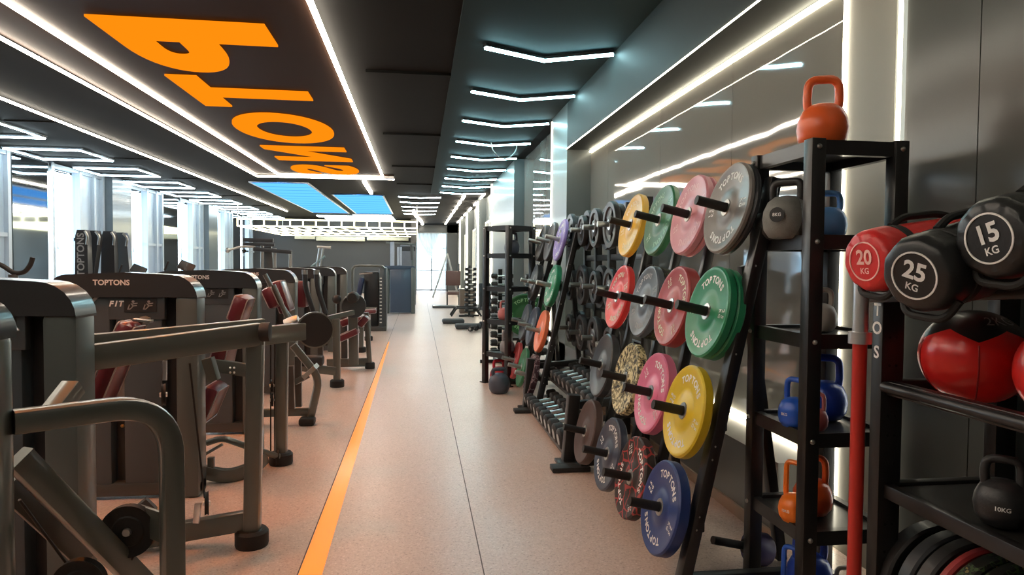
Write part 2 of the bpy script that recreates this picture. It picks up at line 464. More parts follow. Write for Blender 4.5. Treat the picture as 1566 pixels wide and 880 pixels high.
# left window wall
LX = -7.85
PER, Y0 = 3.93, 15.75
wall_m = mat('left_wall_grey', (0.2, 0.23, 0.25), 0.5, 0, 0.1, 0.05, 1)
m = MB().b2((LX - 0.2, -3, 0), (LX, 10.3, CZ))
ks = list(range(-1, 5)); wn = 2
for k in ks: m.b2((LX - 0.2, Y0 + PER * k - 1.48, 0), (LX, Y0 + PER * k, CZ))
m.b2((LX - 0.2, Y0 + PER * 4 + 2.45, 0), (LX, 38, CZ))
struct('wall_left', m, wall_m)
PALEB = mat('pale_blue_sash', (0.42, 0.52, 0.62), 0.35, 0.1, 0.2, 0.05, 1)
for k in ks:
    y = Y0 + PER * k
    wm = MB(); b = y + 2.45
    for yy in (y, y + 1.2, y + 1.9, b - 0.1): wm.b2((LX - 0.12, yy, 0.15), (LX + 0.05, yy + 0.1, CZ))
    for z in (0.15, 3.52): wm.b2((LX - 0.1, y, z), (LX + 0.03, b, z + 0.08))
    wm.b2((LX - 0.1, y + 1.2, 1.95), (LX + 0.03, b, 2.03))
    wm.b2((LX - 0.2, y, 0), (LX, b, 0.15))
    o = struct('window_%d' % wn, wm, ALU); wn += 1
    MB().b2((LX - 0.06, y + 0.05, 0.2), (LX - 0.055, y + 1.25, 3.55)).build('pane', GLASS, o, False)
    MB().b2((LX - 0.06, y + 1.25, 0.2), (LX - 0.03, b - .05, 3.55)).build('side_sash', PALEB, o, False)
    MB().sweep([(LX + 0.05, y + 0.12, 1.9), (LX + 0.09, y + 0.12, 1.9), (LX + 0.09, y + 0.12, 1.75)], 0.012).build('window_handle', STEEL, o)
    if k % 2 == 0:
        tag(MB().b2((LX, y - 1.4, 0.1), (LX + 0.03, y - 0.12, CZ - 0.05)).build('wall_mirror', MIRROR, smooth=False),
            'tall tinted mirror panel on the %s window pier counted from the camera' % ORD[k + 1], 'mirror', 'mirrors on the window piers')
    else:
        struct('wall_left_column_%d' % (k + 2), MB().b2((LX, y - 1.45, 0), (LX + 0.22, y - 0.35, CZ)), mat('column_blue_grey', (0.12, 0.15, 0.17), 0.35, 0, 0.3, 0.05, 1))
    strip('light_strip', (LX + 0.05, y - .06, 0.3), (LX + 0.05, y - .06, 3.4), 0.03, COOL2,
          'thin upright light strip on the %s window pier counted from the camera' % ORD[k + 1], 'upright strips on the window side')
struct('wall_front', MB().b2((-8.6, -3.1, 0), (3, -3, CZ)), GREYWALL)
# what lies outside the windows
tag(MB().b2((-17, -5, -0.3), (-16.8, 60, 2.1)).build('wall_outside', mat('pale_blue_outside_wall', (0.45, 0.66, 0.78), 0.8, vary=0.08, scale=0.5), smooth=False), kind='structure')
struct('ground_outside', MB().b2((-60, -20, -0.5), (-8.7, 90, -0.3)), mat('pale_paving', (0.5, 0.52, 0.52), 0.8))
struct('ground_beyond', MB().b2((-8, 38.2, -0.4), (14, 90, -0.12)), MATS['pale_paving'])

# ================================================================== CEILING LIGHTS
def chevron(x0, x1, y, w, mt, label, group):
    xm = (x0 + x1) / 2
    root = empty('chevron_light', (xm, y, CZ - 0.09), label, 'ceiling light', group)
    MB().sweep([(x0, y, CZ - 0.06), (xm, y + 0.31, CZ - 0.06), (x1, y, CZ - 0.06)], (w + 0.02, 0.03), up=V((0, 0, 1))).build('housing', BLACK, root)
    MB().sweep([(x0 + .01, y, CZ - 0.085), (xm, y + 0.31, CZ - 0.085), (x1 - .01, y, CZ - 0.085)], (w, 0.02), up=V((0, 0, 1))).build('light_tube', mt, root)
    return root
for i in range(9):
    chevron(0.61, 1.87, 6.4 + 1.64 * i, 0.045, COOL,
            '%s cool white chevron ceiling light from the camera, above the weight racks' % ORD[i].capitalize(), 'chevron ceiling lights along the racks')
for i in range(5):
    chevron(-0.62, 0.68, 21.0 + 1.8 * i, 0.05, COOL2,
            '%s chevron light of the far group between blue panels and dashed lights' % ORD[i].capitalize(), 'far chevron ceiling lights')
def frame_light(x0, x1, y0, y1, z, label, group, mt=COOL2, w=0.045):
    root = empty('square_frame_light', ((x0 + x1) / 2, (y0 + y1) / 2, z), label, 'ceiling light', group)
    P = [(x0, y0, z), (x1, y0, z), (x1, y1, z), (x0, y1, z)]
    MB().sweep([(a, b, z + 0.03) for a, b, c in P], (w + 0.05, 0.03), loop=True).build('housing', ALU, root)
    MB().sweep(P, (w, 0.02), loop=True).build('light_tube', mt, root)
for i in range(9):
    y = 11.15 + 2.56 * i
    frame_light(-7.6, -6.28, y, y + 1.3, CZ - 0.06, '%s square frame ceiling light along the window side' % ORD[i].capitalize(), 'square frame lights by the windows')
for i, (x, y) in enumerate(((-3.6, 31.0), (-3.45, 32.6), (-1.95, 30.2), (-1.9, 31.4), (-1.88, 32.8))):
    frame_light(x - 0.85, x + 0.75, y - 0.35, y + 0.35, CZ - 0.06, '%s small frame light beyond the blue ceiling panels' % ORD[i].capitalize(), 'small frame lights beyond the blue panels')
# long line lights
strip('line_light', (-5.3, 2, CZ - 0.05), (-5.3, 28.5, CZ - 0.05), 0.028, WARM, 'long single line light on the ceiling left of the sign', None, 'ceiling light')
for i in range(8):
    y = 20.7 + i * 1.95
    strip('dash_light', (1.38, y, CZ - 0.05), (1.38, y + 1.0, CZ - 0.05), 0.07, WARM, '%s short warm dash light in the right far ceiling row' % ORD[i].capitalize(), 'dash lights in the far ceiling', 'ceiling light')
for i in range(6):
    y = 20.2 + i * 2.6
    strip('dash_light', (1.95, y, CZ - 0.03), (1.95, y + 1.3, CZ - 0.03), 0.05, WARM, '%s short dash light along the right wall top' % ORD[i].capitalize(), 'dash lights along the right wall', 'ceiling light')
strip('dash_light', (-1.38, 17.5, CZ - 0.04), (-1.4, 20.5, CZ - 0.04), 0.08, WARM, 'short warm line light between the sign and the blue panels', None, 'ceiling light')
tag(MB().sweep([(-0.2, 27.0, CZ - .05), (-0.12, 30, CZ - .05), (0.1, 33, CZ - .05), (0.2, 36, CZ - .05)], 0.06, fillet=1.4).build('line_light', WARM), 'curved warm line light leading to the far curtain', 'ceiling light')
# blue panels
for (x0, x1, y0, y1, lab) in ((-4.4, -2.92, 18.5, 29.2, 'larger blue glowing ceiling panel left of the other'), (-2.63, -1.1, 21.3, 29.2, 'smaller blue glowing ceiling panel beside the larger one')):
    root = empty('sky_light_panel', ((x0 + x1) / 2, (y0 + y1) / 2, CZ - 0.02), lab, 'ceiling light')
    MB().b2((x0, y0, CZ - 0.03), (x1, y1, CZ - 0.01)).build('diffuser', SKYP, root, False)
    MB().sweep([(x0, y0, CZ - .02), (x1, y0, CZ - .02), (x1, y1, CZ - .02), (x0, y1, CZ - .02)], (0.05, 0.04), loop=True).build('frame', ALU, root)
# sign with mirrored letters
root = empty('ceiling_sign', (-2.05, 8, CZ - 0.03), 'dark brown ceiling sign with huge glowing orange letters and light border', 'sign')
MB().b2((-3.25, -1, CZ - 0.05), (-0.86, 16.45, CZ - 0.01)).build('backing_panel', SIGNM, root, False)
MB().b2((-3.83, -1, CZ - 0.03), (-3.29, 16.85, CZ)).b2((-3.29, 16.5, CZ - 0.03), (-0.6, 16.85, CZ)).build('border_panel', SIGNM, root, False)
zz = CZ - 0.07
for pts, w in (([(-0.85, -1, zz), (-0.85, 16.45, zz)], 0.045), ([(-3.25, -1, zz), (-3.25, 16.45, zz)], 0.04), ([(-3.25, 16.45, zz), (-0.85, 16.45, zz)], 0.045),
               ([(-3.83, -1, zz), (-3.83, 16.85, zz)], 0.022), ([(-3.83, 16.85, zz), (-0.6, 16.85, zz)], 0.03)):
    MB().sweep(pts, (w, 0.03)).build('light_strip', WARM, root)
for ch, y0, y1 in (('T', 1.7, 3.2), ('O', 3.3, 5.45), ('P', 6.15, 7.75), ('T', 7.95, 9.4), ('O', 9.75, 12.05), ('N', 12.45, 14.1), ('S', 14.75, 16.15)):
    vs, fs = text_geo(ch, 1.0, 'CENTER', 0.045)
    xs = [v[0] for v in vs]; ys = [v[1] for v in vs]
    m = MB()
    def mp(v): # letter up -> -X, letter right -> +Y
        return V((-1.33 - (v[1] - min(ys)) / (max(ys) - min(ys)) * 1.45, y0 + (v[0] - min(xs)) / (max(xs) - min(xs)) * (y1 - y0), CZ - 0.055))
    bv = [m.bm.verts.new(mp(v)) for v in vs]
    for f in fs:
        try: m.bm.faces.new([bv[i] for i in f])
        except ValueError: pass
    r = bmesh.ops.extrude_face_region(m.bm, geom=list(m.bm.faces))
    bmesh.ops.translate(m.bm, verts=[g for g in r['geom'] if isinstance(g, bmesh.types.BMVert)], vec=(0, 0, -0.02))
    m.build('letter', ORANGE_E, root, False)
# wire hoop hanging by the column
tag(MB().sweep([(1.2, 11.3, 3.53), (1.22, 11.3, 3.4), (1.35, 11.3, 3.27), (1.5, 11.3, 3.27), (1.62, 11.3, 3.4), (1.64, 11.3, 3.53)], 0.008, fillet=0.1).build('hanging_cable', STEEL),
    'loop of thin cable hanging under the fourth chevron light', 'cable')
# pergola of glowing bars before the back wall
root = empty('pergola_light', (-3.6, 25, 2.78), 'glowing white ladder shaped pergola under the far ceiling', 'ceiling light')
px0, px1, pf, pb = -6.35, -0.07, 25.0, 33.0
m = MB()
for z in (2.78, 3.02): m.sweep([(px0, pf, z), (px1, pf, z)], (0.045, 0.045))
n = 14
for i in range(n + 1):
    x = px0 + (px1 - px0) * i / n
    m.sweep([(x, pf, 2.76), (x, pf, 3.04)], (0.045, 0.045))
m.build('front_ladder', PERG, root)
m = MB()
for i in range(n + 1):
    x = px0 + (px1 - px0) * i / n
    m.sweep([(x, pf, 2.78), (x, pb, 2.78)], (0.04, 0.04))
for y in (27.6, 30.2, 32.9): m.sweep([(px0, y, 2.78), (px1, y, 2.78)], (0.04, 0.04))
m.build('roof_bars', PERG, root)
m = MB()
for x in (px0, px1): m.sweep([(x, pf, 3.0), (x, pf, CZ)], 0.02); m.sweep([(x, pb, 2.8), (x, pb, CZ)], 0.02)
m.sweep([(px1, pf, 2.78), (px1, pf, 2.3)], 0.02)
m.build('hanger', STEEL, root)
for a, b, z0, z1 in ((-4.9, -2.6, 2.55, 2.75), (-5.9, -4.95, 2.62, 2.78), (-2.5, -0.5, 2.6, 2.76)):
    tag(MB().b2((a, 33.5, z0), (b, 33.75, z1), 0.02).build('wall_duct', mat('cream_duct', (0.6, 0.58, 0.45), 0.5)),
        'cream %s box duct high on the dark back wall' % ('long middle' if a == -4.9 else 'short left' if a < -5 else 'right hand'), 'duct')

# ================================================================== WEIGHTS
TILT = math.radians(13)
def bumper_mats():
    c = {}
    def P(n, col, r=0.45, coat=0.1): c[n] = mat('plate_' + n, col, r, 0, coat, 0.08, 6)
    P('grey', (0.2, 0.185, 0.175)); P('pink', (0.66, 0.27, 0.32)); P('green', (0.03, 0.17, 0.075)); P('yellow', (0.78, 0.46, 0.03))
    P('teal', (0.02, 0.26, 0.12)); P('brick', (0.4, 0.045, 0.05)); P('navygrey', (0.085, 0.105, 0.13)); P('red', (0.75, 0.03, 0.03))
    P('lemon', (0.74, 0.54, 0.02)); P('rose', (0.72, 0.17, 0.31)); P('dark', (0.035, 0.038, 0.045)); P('blue', (0.02, 0.05, 0.2))
    P('navy', (0.035, 0.045, 0.075)); P('purple', (0.28, 0.22, 0.6)); P('black', (0.02, 0.02, 0.022)); P('orange', (0.85, 0.2, 0.08))
    c['brown'] = ramp_mat('plate_brown', ((0, (0.05, 0.03, 0.03)), (0.5, (0.075, 0.045, 0.04)), (1, (0.09, 0.05, 0.05))), 14, constant=False)
    c['crack'] = ramp_mat('plate_red_crackle', ((0, (0.4, 0.04, 0.04)), (0.04, (0.03, 0.022, 0.022))), 11, kind='vor')
    c['gold'] = ramp_mat('plate_gold_camo', ((0, (0.02, 0.02, 0.015)), (0.43, (0.34, 0.29, 0.13)), (0.49, (0.04, 0.045, 0.025)), (0.53, (0.7, 0.63, 0.36))), 34, detail=3)
    c['camo'] = ramp_mat('plate_green_camo', ((0, (0.012, 0.014, 0.012)), (0.5, (0.05, 0.09, 0.03)), (0.56, (0.015, 0.018, 0.015)), (0.64, (0.25, 0.19, 0.06))), 26, detail=3)
    c['marble'] = ramp_mat('plate_marble', ((0, (0.05, 0.02, 0.03)), (0.5, (0.3, 0.24, 0.26)), (0.56, (0.06, 0.02, 0.03))), 20, detail=3)
    return c
PM = bumper_mats()
def plate_local(parent, mt, t, r=0.225, rot=0.0, kg='20', ink=WHITE, text=True, body='disc'):
    """local frame: outer face looks down -X, centre at the origin, body behind it (+X); local Z up"""
    R = r
    prof = [(0.026, t), (0.026, 0.004), (R * .34, 0.004), (R * .37, 0.009), (R * .52, 0.009), (R * .55, 0.006), (R * .86, 0.006), (R * .9, 0.0),
            (R * .965, 0.0), (R, 0.008), (R, t - 0.008), (R * .965, t), (R * .9, t), (R * .86, t - .005), (0.026, t - .005)]
    MB().lathe(prof, axis='X', n=48).build('plate_body', mt, parent)
    MB().lathe([(0.026, 0.0), (0.04, 0.0), (0.043, 0.006), (0.026, 0.006)], axis='X', n=24, ring=True).build('hub_ring', STEEL, parent)
    if text:
        M = Matrix.Rotation(-PI / 2, 4, 'Y')                       # local +Z -> -X
        M = Matrix(((0, 0, -1, -0.0), (-1, 0, 0, 0), (0, 1, 0, 0), (0, 0, 0, 1)))
        M = Matrix.Translation((0.0052, 0, 0)) @ M @ Matrix.Rotation(rot, 4, 'Z')
        for a in (PI / 2, -PI / 2):
            MB().arc_text('TOPTONS', R * .215, R * .70, M, mid=a, step=0.235, bold=0.035).build('lettering', ink, parent, False, fix=False)
        for a in (0, PI):
            MB().arc_text(kg, R * .15, R * .77, M, mid=a, step=0.16, bold=0.03).arc_text('KG', R * .13, R * .63, M, mid=a, step=0.17, bold=0.03).build('lettering', ink, parent, False, fix=False)
def plate(loc, mt, t, label, group, r=0.225, rot=0.0, kg='20', ink=WHITE, text=True, tilt=TILT, rz=0.0):
    o = empty('bumper_plate', loc, label, 'weight plate', group, rot=Euler((0, tilt, rz)))
    plate_local(o, mt, t, r, rot, kg, ink, text)
    return o

def tree_frame(y0, y1, cols, rows, label, xr=1.82, group=None):
    """leaning plate tree; rows = (X of plate face, z)"""
    nrm = V((-math.cos(TILT), 0, math.sin(TILT)))
    root = empty('plate_tree', (1.4, (y0 + y1) / 2, 0), label, 'weight rack', group)
    def ax(z, off=0.12): # X of the leaning plane, behind the plates
        return 1.15 + (z - 0.34) * (0.31 / 1.44) + off
    for y in (y0, y1):
        MB().bar((ax(0.0), y, 0.03), (ax(1.9), y, 1.9), 0.055, 0.07).build('leg', BLACK, root)
        yr = y + .24 if y == y0 else y - .24
        MB().bar((xr, yr, 0.02), (ax(1.6) + .05, yr, 1.5), 0.05, 0.05).build('rear_leg', BLACK, root)
        MB().box((ax(0) - 0.1, y, 0.02), (0.28, 0.12, 0.036), None, 0.006).build('foot', RUBBER, root)
        MB().bar((ax(0.1), y, 0.06), (xr, y, 0.06), 0.05).build('base_bar', BLACK, root)
        for z in (0.3, 0.36, 0.62, 0.68, 1.1, 1.5): MB().ball((ax(z) - .01, y - 0.028, z), 0.009, seg=8).build('bolt', STEEL, root)
    for (x, z) in rows:
        MB().bar((ax(z) + .01, y0, z - 0.03), (ax(z) + .01, y1, z - 0.03), 0.05, 0.06).build('crossbar', BLACK, root)
    for c in cols[1:]:
        MB().bar((ax(0.15) + .05, c, 0.15), (ax(1.95) + .05, c, 1.95), 0.05).build('post', BLACK, root)
    for (x, z) in rows:
        for c in cols:
            p = V((x, c, z)) - nrm * 0.1
            MB().sweep([p, V((x, c, z)) + nrm * 0.15], 0.0235).build('peg', RUBBER if xr > 1.8 else STEEL, root)
    return root
rows = [(1.46, 1.78), (1.37, 1.28), (1.26, 0.80), (1.15, 0.335)]
cols = [3.08, 3.54, 4.0, 4.56]
tree_frame(2.9, 4.75, cols, rows, 'black leaning plate tree loaded with coloured bumper plates beside kettlebell tower')
G = 'coloured bumper plates on the near plate tree'
nrm = V((-math.cos(TILT), 0, math.sin(TILT)))
def stk(row, col, lst):
    x, z = rows[row]; y = cols[col]
    off = 0.0
    for (mt, t, rot, kg, ink, text, label) in lst:
        p = V((x, y, z)) - nrm * off - V((0, 0, 0.0))
        plate(p, PM[mt], t, label, G, rot=rot, kg=kg, ink=ink, text=text)
        off += t + 0.002
stk(0, 0, [('grey', .03, .1, '15', WHITE, True, 'grey bumper plate on the top row nearest the kettlebell tower'),
           ('dark', .03, .3, '15', WHITE, False, 'dark plate hidden behind the grey plate on top row')])
stk(0, 1, [('pink', .045, .5, '15', mat('pale_pink_print', (.85, .5, .55), .5), True, 'pale pink bumper plate on the top row beside the grey one'),
           ('pink', .03, .5, '15', WHITE, False, 'second pink plate behind the pale pink top row plate')])
stk(0, 2, [('green', .045, .8, '10', mat('pale_green_print', (.25, .5, .3), .5), True, 'dark green bumper plate on the top row between pink and yellow')])
stk(0, 3, [('yellow', .05, .3, '15', mat('pale_yellow_print', (.9, .7, .3), .5), True, 'yellow bumper plate on the top row beside the green one')])
stk(1, 0, [('teal', .045, .0, '25', WHITE, True, 'front bright green bumper plate on the second row near the tower'),
           ('teal', .045, .3, '25', WHITE, False, 'rear bright green bumper plate behind the front green one')])
stk(1, 1, [('brick', .075, -0.9, '25', CREAM, True, 'thick brick red bumper plate on the second row beside green')])
stk(1, 2, [('navygrey', .05, .5, '20', GREYPR, True, 'blue grey bumper plate on the second row beside brick red'),
           ('camo', .08, .2, '20', WHITE, False, 'dark green camouflage plate behind the blue grey plate')])
stk(1, 3, [('red', .05, .5, '20', CREAM, True, 'bright red bumper plate with white lettering at second row end')])
stk(2, 0, [('lemon', .05, -.2, '25', WHITE, True, 'big yellow bumper plate on the third row near the tower')])
stk(2, 1, [('rose', .06, -.6, '15', WHITE, True, 'hot pink bumper plate on the third row beside yellow')])
stk(2, 2, [('gold', .055, 0, '15', WHITE, False, 'gold and black camouflage bumper plate on the third row')])
stk(2, 3, [('dark', .06, 0, '20', WHITE, False, 'plain dark grey bumper plate at the third row far end')])
stk(3, 0, [('blue', .06, -.3, '25', WHITE, True, 'deep blue bumper plate on the bottom row near the tower')])
stk(3, 1, [('crack', .06, -1.0, '25', WHITE, True, 'black plate with red crackle pattern on the bottom row')])
stk(3, 2, [('navy', .055, -.3, '15', WHITE, True, 'dark navy bumper plate with white lettering on bottom row')])
stk(3, 3, [('brown', .06, 0, '15', GREYPR, False, 'dark brown speckled bumper plate at the bottom row far end')])

# second tree
rows2 = [(1.46, 1.76), (1.37, 1.28), (1.26, 0.80), (1.15, 0.335)]
cols2 = [6.95, 7.5, 8.05]
tree_frame(6.68, 8.3, cols2, rows2, 'black leaning plate tree farther along the wall, before the second tower', 1.72)
G = 'bumper plates on the far plate tree'
SP = [(0, 0, 'purple', .035, True, 'lilac purple bumper plate on the far tree top row'), (0, 1, 'dark', .045, False, 'dark grey plate beside the lilac one on the far tree'),
      (0, 2, 'black', .07, False, 'black plate at the far end of the far tree top row'), (1, 0, 'teal', .06, True, 'green bumper plate on the far tree second row'),
      (1, 2, 'black', .07, False, 'black plate on the far tree second row far end'), (2, 0, 'orange', .05, False, 'orange bumper plate on the far tree third row'),
      (2, 1, 'navy', .05, False, 'dark navy plate behind orange on far tree third row'), (2, 2, 'navygrey', .05, False, 'grey blue plate at the far end of the third row'),
      (3, 0, 'marble', .06, False, 'marbled brown plate on the far tree bottom row'), (3, 1, 'green', .04, False, 'green plate in the middle of the far tree bottom row'),
      (3, 2, 'brick', .05, False, 'red bumper plate at the bottom row end by the second tower')]
for r_, c_, mt, t, tx, lab in SP:
    x, z = rows2[r_]
    plate(V((x, cols2[c_], z)), PM[mt], t, lab, G, rot=.6, text=tx)

# black olympic plates with grip holes on wall rack
def grip_plate_mesh(r, t):
    m = MB()
    m.lathe([(r * .74, t), (r * .7, 0.012), (r * .76, 0.0), (r * .97, 0.0), (r, 0.008), (r, t - .006), (r * .97, t)], axis='X', n=32, ring=True)
    m.lathe([(0.026, t), (0.026, 0.0), (r * .38, 0.0), (r * .44, 0.008), (r * .44, t)], axis='X', n=24)
    for k in range(3):
        a = k * 2 * PI / 3 + .5
        d = V((0, math.cos(a), math.sin(a))); s_ = V((0, -math.sin(a), math.cos(a)))
        p = [d * r * .3 + s_ * r * .3, d * r * .3 - s_ * r * .3, d * r * .72 - s_ * r * .5, d * r * .72 + s_ * r * .5]
        f = [m.bm.verts.new(q + V((0.012, 0, 0))) for q in p]; b = [m.bm.verts.new(q + V((t - .006, 0, 0))) for q in p]
        m.bm.faces.new(f); m.bm.faces.new(b[::-1])
        for i in range(4):
            j = (i + 1) % 4; m.bm.faces.new((f[j], f[i], b[i], b[j]))
    return m
root = empty('olympic_plate_rack', (1.8, 6.3, 0), 'black upright rack with round pegs of black grip plates along the wall', 'weight rack')
gc = [5.5, 6.0, 6.5, 7.0]; gr = [1.84, 1.3, 0.83]
for y in (5.25, 5.75, 6.25, 6.75, 7.2): MB().bar((1.83, y, 0), (1.83, y, 2.05), 0.07).build('post', BLACK, root)
for z in (0.55, 1.06, 1.57, 2.0): MB().bar((1.83, 5.2, z), (1.83, 7.25, z), 0.05, 0.06).build('crossbar', BLACK, root)
for y in gc:
    for z in gr: MB().sweep([(1.84, y, z), (1.48, y, z)], 0.024).build('peg', STEEL, root)
for y in gc:
    for z in gr: MB().box((1.83, y, z), (0.05, 0.5, 0.05)).build('peg_bar', BLACK, root)
proto = None; cnt = 0
rn = ['top', 'middle', 'bottom']
for i, z in enumerate(gr):
    for j, y in enumerate(gc):
        for k in range(3 if (i + j) % 2 else 2):
            r = [0.2, 0.18, 0.15][(j + k + i) % 3]
            if proto is None:
                proto = empty('grip_plate', (0, 0, 0), 'x', 'weight plate', 'black grip plates on the upright rack')
                grip_plate_mesh(0.2, 0.05).build('plate_body', mat('grip_plate_black', (0.016, 0.016, 0.018), 0.45, 0, 0.1, 0.1, 9), proto)
                MB().lathe([(0.025, -0.002), (0.045, -0.002), (0.045, 0.01), (0.025, 0.01)], axis='X', n=20).build('hub_ring', CHROME, proto)
                o = proto
            else: o = copy_tree(proto)
            o.location = (1.58 + k * 0.056, y, z - 0.004)
            o.scale = (1, r / .2, r / .2)
            o.rotation_euler = (random.uniform(0, 2), 0, 0)
            o['label'] = 'black grip plate, %s peg from the camera, %s row, %s from the peg tip' % (ORD[j], rn[i], ORD[k])

# dumbbells
def dumbbell_proto(r, L, hexa=False, label='x', group='g'):
    o = empty('dumbbell', (0, 0, 0), label, 'dumbbell', group)
    n = 8 if hexa else 20
    for s in (-1, 1):
        m = MB(); a, b = (L * .22, L * .5)
        pr = [(0.001, a), (r * .8, a), (r, a + .012), (r, b - .015), (r * .8, b), (0.001, b)]
        m.lathe([(q, s * z) for q, z in pr], axis='X', n=n).build('weight_head', RUBBER, o)
        MB().lathe([(0.001, s * (b + .001)), (r * .5, s * (b + .001)), (r * .52, s * (b - .002)), (0.001, s * (b - .002))], axis='X', n=n).build('end_cap', STEEL, o)
    MB().sweep([(-L * .25, 0, 0), (-L * .1, 0, 0), (L * .1, 0, 0), (L * .25, 0, 0)], 0.015).build('grip', CHROME, o)
    return o
# long low dumbbell rack Y 4.95 .. 6.85, handles run along X
root = empty('dumbbell_rack', (1.35, 5.9, 0), 'long low black dumbbell rack with two tiers between the plate trees', 'weight rack')
for y in (4.93, 6.86):
    MB().bar((1.12, y, 0.02), (1.16, y, 0.52), 0.09, 0.09).build('post', BLACK, root)
    MB().box((1.2, y, 0.012), (0.34, 0.14, 0.024), None, 0.005).build('foot', BLACK, root)
    MB().bar((1.16, y, 0.44), (1.7, y, 0.48), 0.06).build('side_bar', BLACK, root)
    MB().bar((1.68, y, 0.02), (1.68, y, 0.5), 0.06).build('rear_post', BLACK, root)
tiers = [(1.13, 1.34, 0.045, 0.08), (1.36, 1.57, 0.33, 0.37)]
for (xa, xb, za, zb) in tiers:
    MB().bar((xa, 4.93, za), (xa, 6.86, za), 0.035, 0.05).build('tier_rail', BLACK, root)
    MB().bar((xb, 4.93, zb), (xb, 6.86, zb), 0.035, 0.05).build('tier_rail', BLACK, root)
    for y in (4.93, 6.86): MB().bar((xa, y, za), (1.68, y, zb), 0.04).build('tier_bracket', BLACK, root)
G1 = 'rubber dumbbells on the low two tier rack'
dp = None
for ti, (xa, xb, za, zb) in enumerate(tiers):
    for i in range(10):
        y = 5.08 + i * 0.183
        r = (0.085 if ti == 0 else 0.075) - 0.0026 * i
        if dp is None: dp = dumbbell_proto(0.06, 0.3, group=G1); o = dp
        else: o = copy_tree(dp)
        o.location = ((xa + xb) / 2, y, (za + zb) / 2 + r + 0.02)
        o.rotation_euler = (0, -math.atan2(zb - za, xb - xa), 0); o.scale = (1.08, r / .06, r / .06)
        o['label'] = 'chrome gripped dumbbell on the low rack, %s tier, %s from the camera' % (['lower', 'upper'][ti], ORD[i])

# kettlebells
def kb_mesh(h, w, style='comp'):
    """h total height, w bell width; returns body MB and handle MB in local coords, base at z=0"""
    r = w / 2
    b = MB()
    prof = [(0.001, 0.0), (r * .55, 0.0), (r * .72, r * .07), (r * .93, r * .38), (r, r * .85), (r * .95, r * 1.22), (r * .78, r * 1.6), (r * .5, r * 1.82), (0.001, r * 1.9)]
    # smooth it
    P = []
    for i in range(len(prof) - 1):
        for k in range(3):
            t = k / 3; P.append((prof[i][0] * (1 - t) + prof[i + 1][0] * t, prof[i][1] * (1 - t) + prof[i + 1][1] * t))
    P.append(prof[-1])
    b.lathe(P, n=32)
    hr = w * .088
    zt = h - hr
    a = MB().sweep([(-r * .5, 0, r * 1.35), (-r * .62, 0, r * 1.9), (-r * .58, 0, zt), (r * .58, 0, zt), (r * .62, 0, r * 1.9), (r * .5, 0, r * 1.35)], hr, fillet=w * .2, up=V((0, 1, 0)))
    return b, a
def kettlebell(loc, h, w, mt, label, rz=0.0, text=None, ink=WHITE, group=None, handle=None):
    o = empty('kettlebell', loc, label, 'kettlebell', group, rot=Euler((0, 0, rz)))
    b, a = kb_mesh(h, w)
    b.build('bell', mt, o); a.build('handle', handle or mt, o)
    if text:
        r = w / 2
        M = Matrix.Translation((0, -r * 1.003, r * .9)) @ Matrix.Rotation(PI / 2, 4, 'X')
        m = MB(); m.glyphs(text, w * .12, M, bold=.02)
        for v in m.bm.verts:  # wrap onto the bell
            v.co.y = -math.sqrt(max(0, (r * 1.006) ** 2 - v.co.x ** 2))
        m.build('lettering', ink, o, False, fix=False)
    return o
KO = mat('kettle_orange', (0.85, 0.13, 0.025), 0.38, 0, 0.2, 0.05, 6)
KB_ = mat('kettle_blue', (0.015, 0.06, 0.42), 0.38, 0, 0.2, 0.06, 6)
KLB = mat('kettle_light_blue', (0.14, 0.36, 0.75), 0.42, 0, 0.1, 0.06, 6)
KP = mat('kettle_pink', (0.62, 0.2, 0.2), 0.45, 0, 0.1, 0.06, 6)
KG = mat('kettle_grey', (0.36, 0.35, 0.32), 0.45, 0, 0.1, 0.06, 6)
KK = mat('kettle_black', (0.018, 0.018, 0.02), 0.5, 0, 0.1, 0.1, 14, 0.1)
KSL = mat('kettle_slate', (0.06, 0.07, 0.1), 0.5, 0, 0.1, 0.1, 14)
KDG = mat('kettle_dark_green', (0.03, 0.08, 0.06), 0.5)
KRD = mat('kettle_red', (0.45, 0.02, 0.04), 0.45)
KTEX = mat('kettle_textured_grey', (0.2, 0.2, 0.185), 0.6, 0, 0, 0.25, 30, 0.4)

def tower(origin, w, d, H, rz, shelves, label, slope=0.0):
    root = empty('kettlebell_tower', origin, label, 'storage rack', None, rot=Euler((0, 0, rz)))
    p = 0.062
    for x in (0, w):
        for y in (0, d):
            MB().box((x, y, H / 2), (p, p, H), None, 0.004).build('post', BLACK, root)
    for z in shelves:
        m = MB()
        m.box((w / 2, 0, z), (w - p, 0.035, 0.06)); m.box((w / 2, d, z), (w - p, 0.035, 0.06))
        m.box((0, d / 2, z), (0.035, d - p, 0.06)); m.box((w, d / 2, z), (0.035, d - p, 0.06))
        m.build('shelf_frame', BLACK, root, False)
        MB().box((w / 2, d / 2, z + 0.012), (w - .02, d - .02, 0.006)).build('shelf_panel', SHELFM, root, False)
    for z in shelves:
        for q in ((0, -p / 2, z), (w, -p / 2, z), (-p / 2, d, z), (0, d - p / 2, z)):
            MB().ball(q, 0.011, seg=8).build('bolt', STEEL, root)
    for x in (0, w):
        for y in (0, d): MB().box((x, y, 0.006), (0.1, 0.1, 0.012)).build('foot', BLACK, root)
    return root
SH = [0.37, 0.78, 1.19, 1.6, 1.985]
tower((1.6, 2.57, 0), 0.37, 0.445, 2.02, 0, SH, 'tall black open kettlebell tower with five shelves against the right wall')
TG = 'kettlebells on the near tower'
def ksh(px, py, Y, z, h, w, mt, lab, rz=-.6, text=None, handle=None, ink=WHITE):
    p = at(px, py, Y)
    return kettlebell((p.x, Y, z), h, w, mt, lab, rz, text, ink, TG, handle)
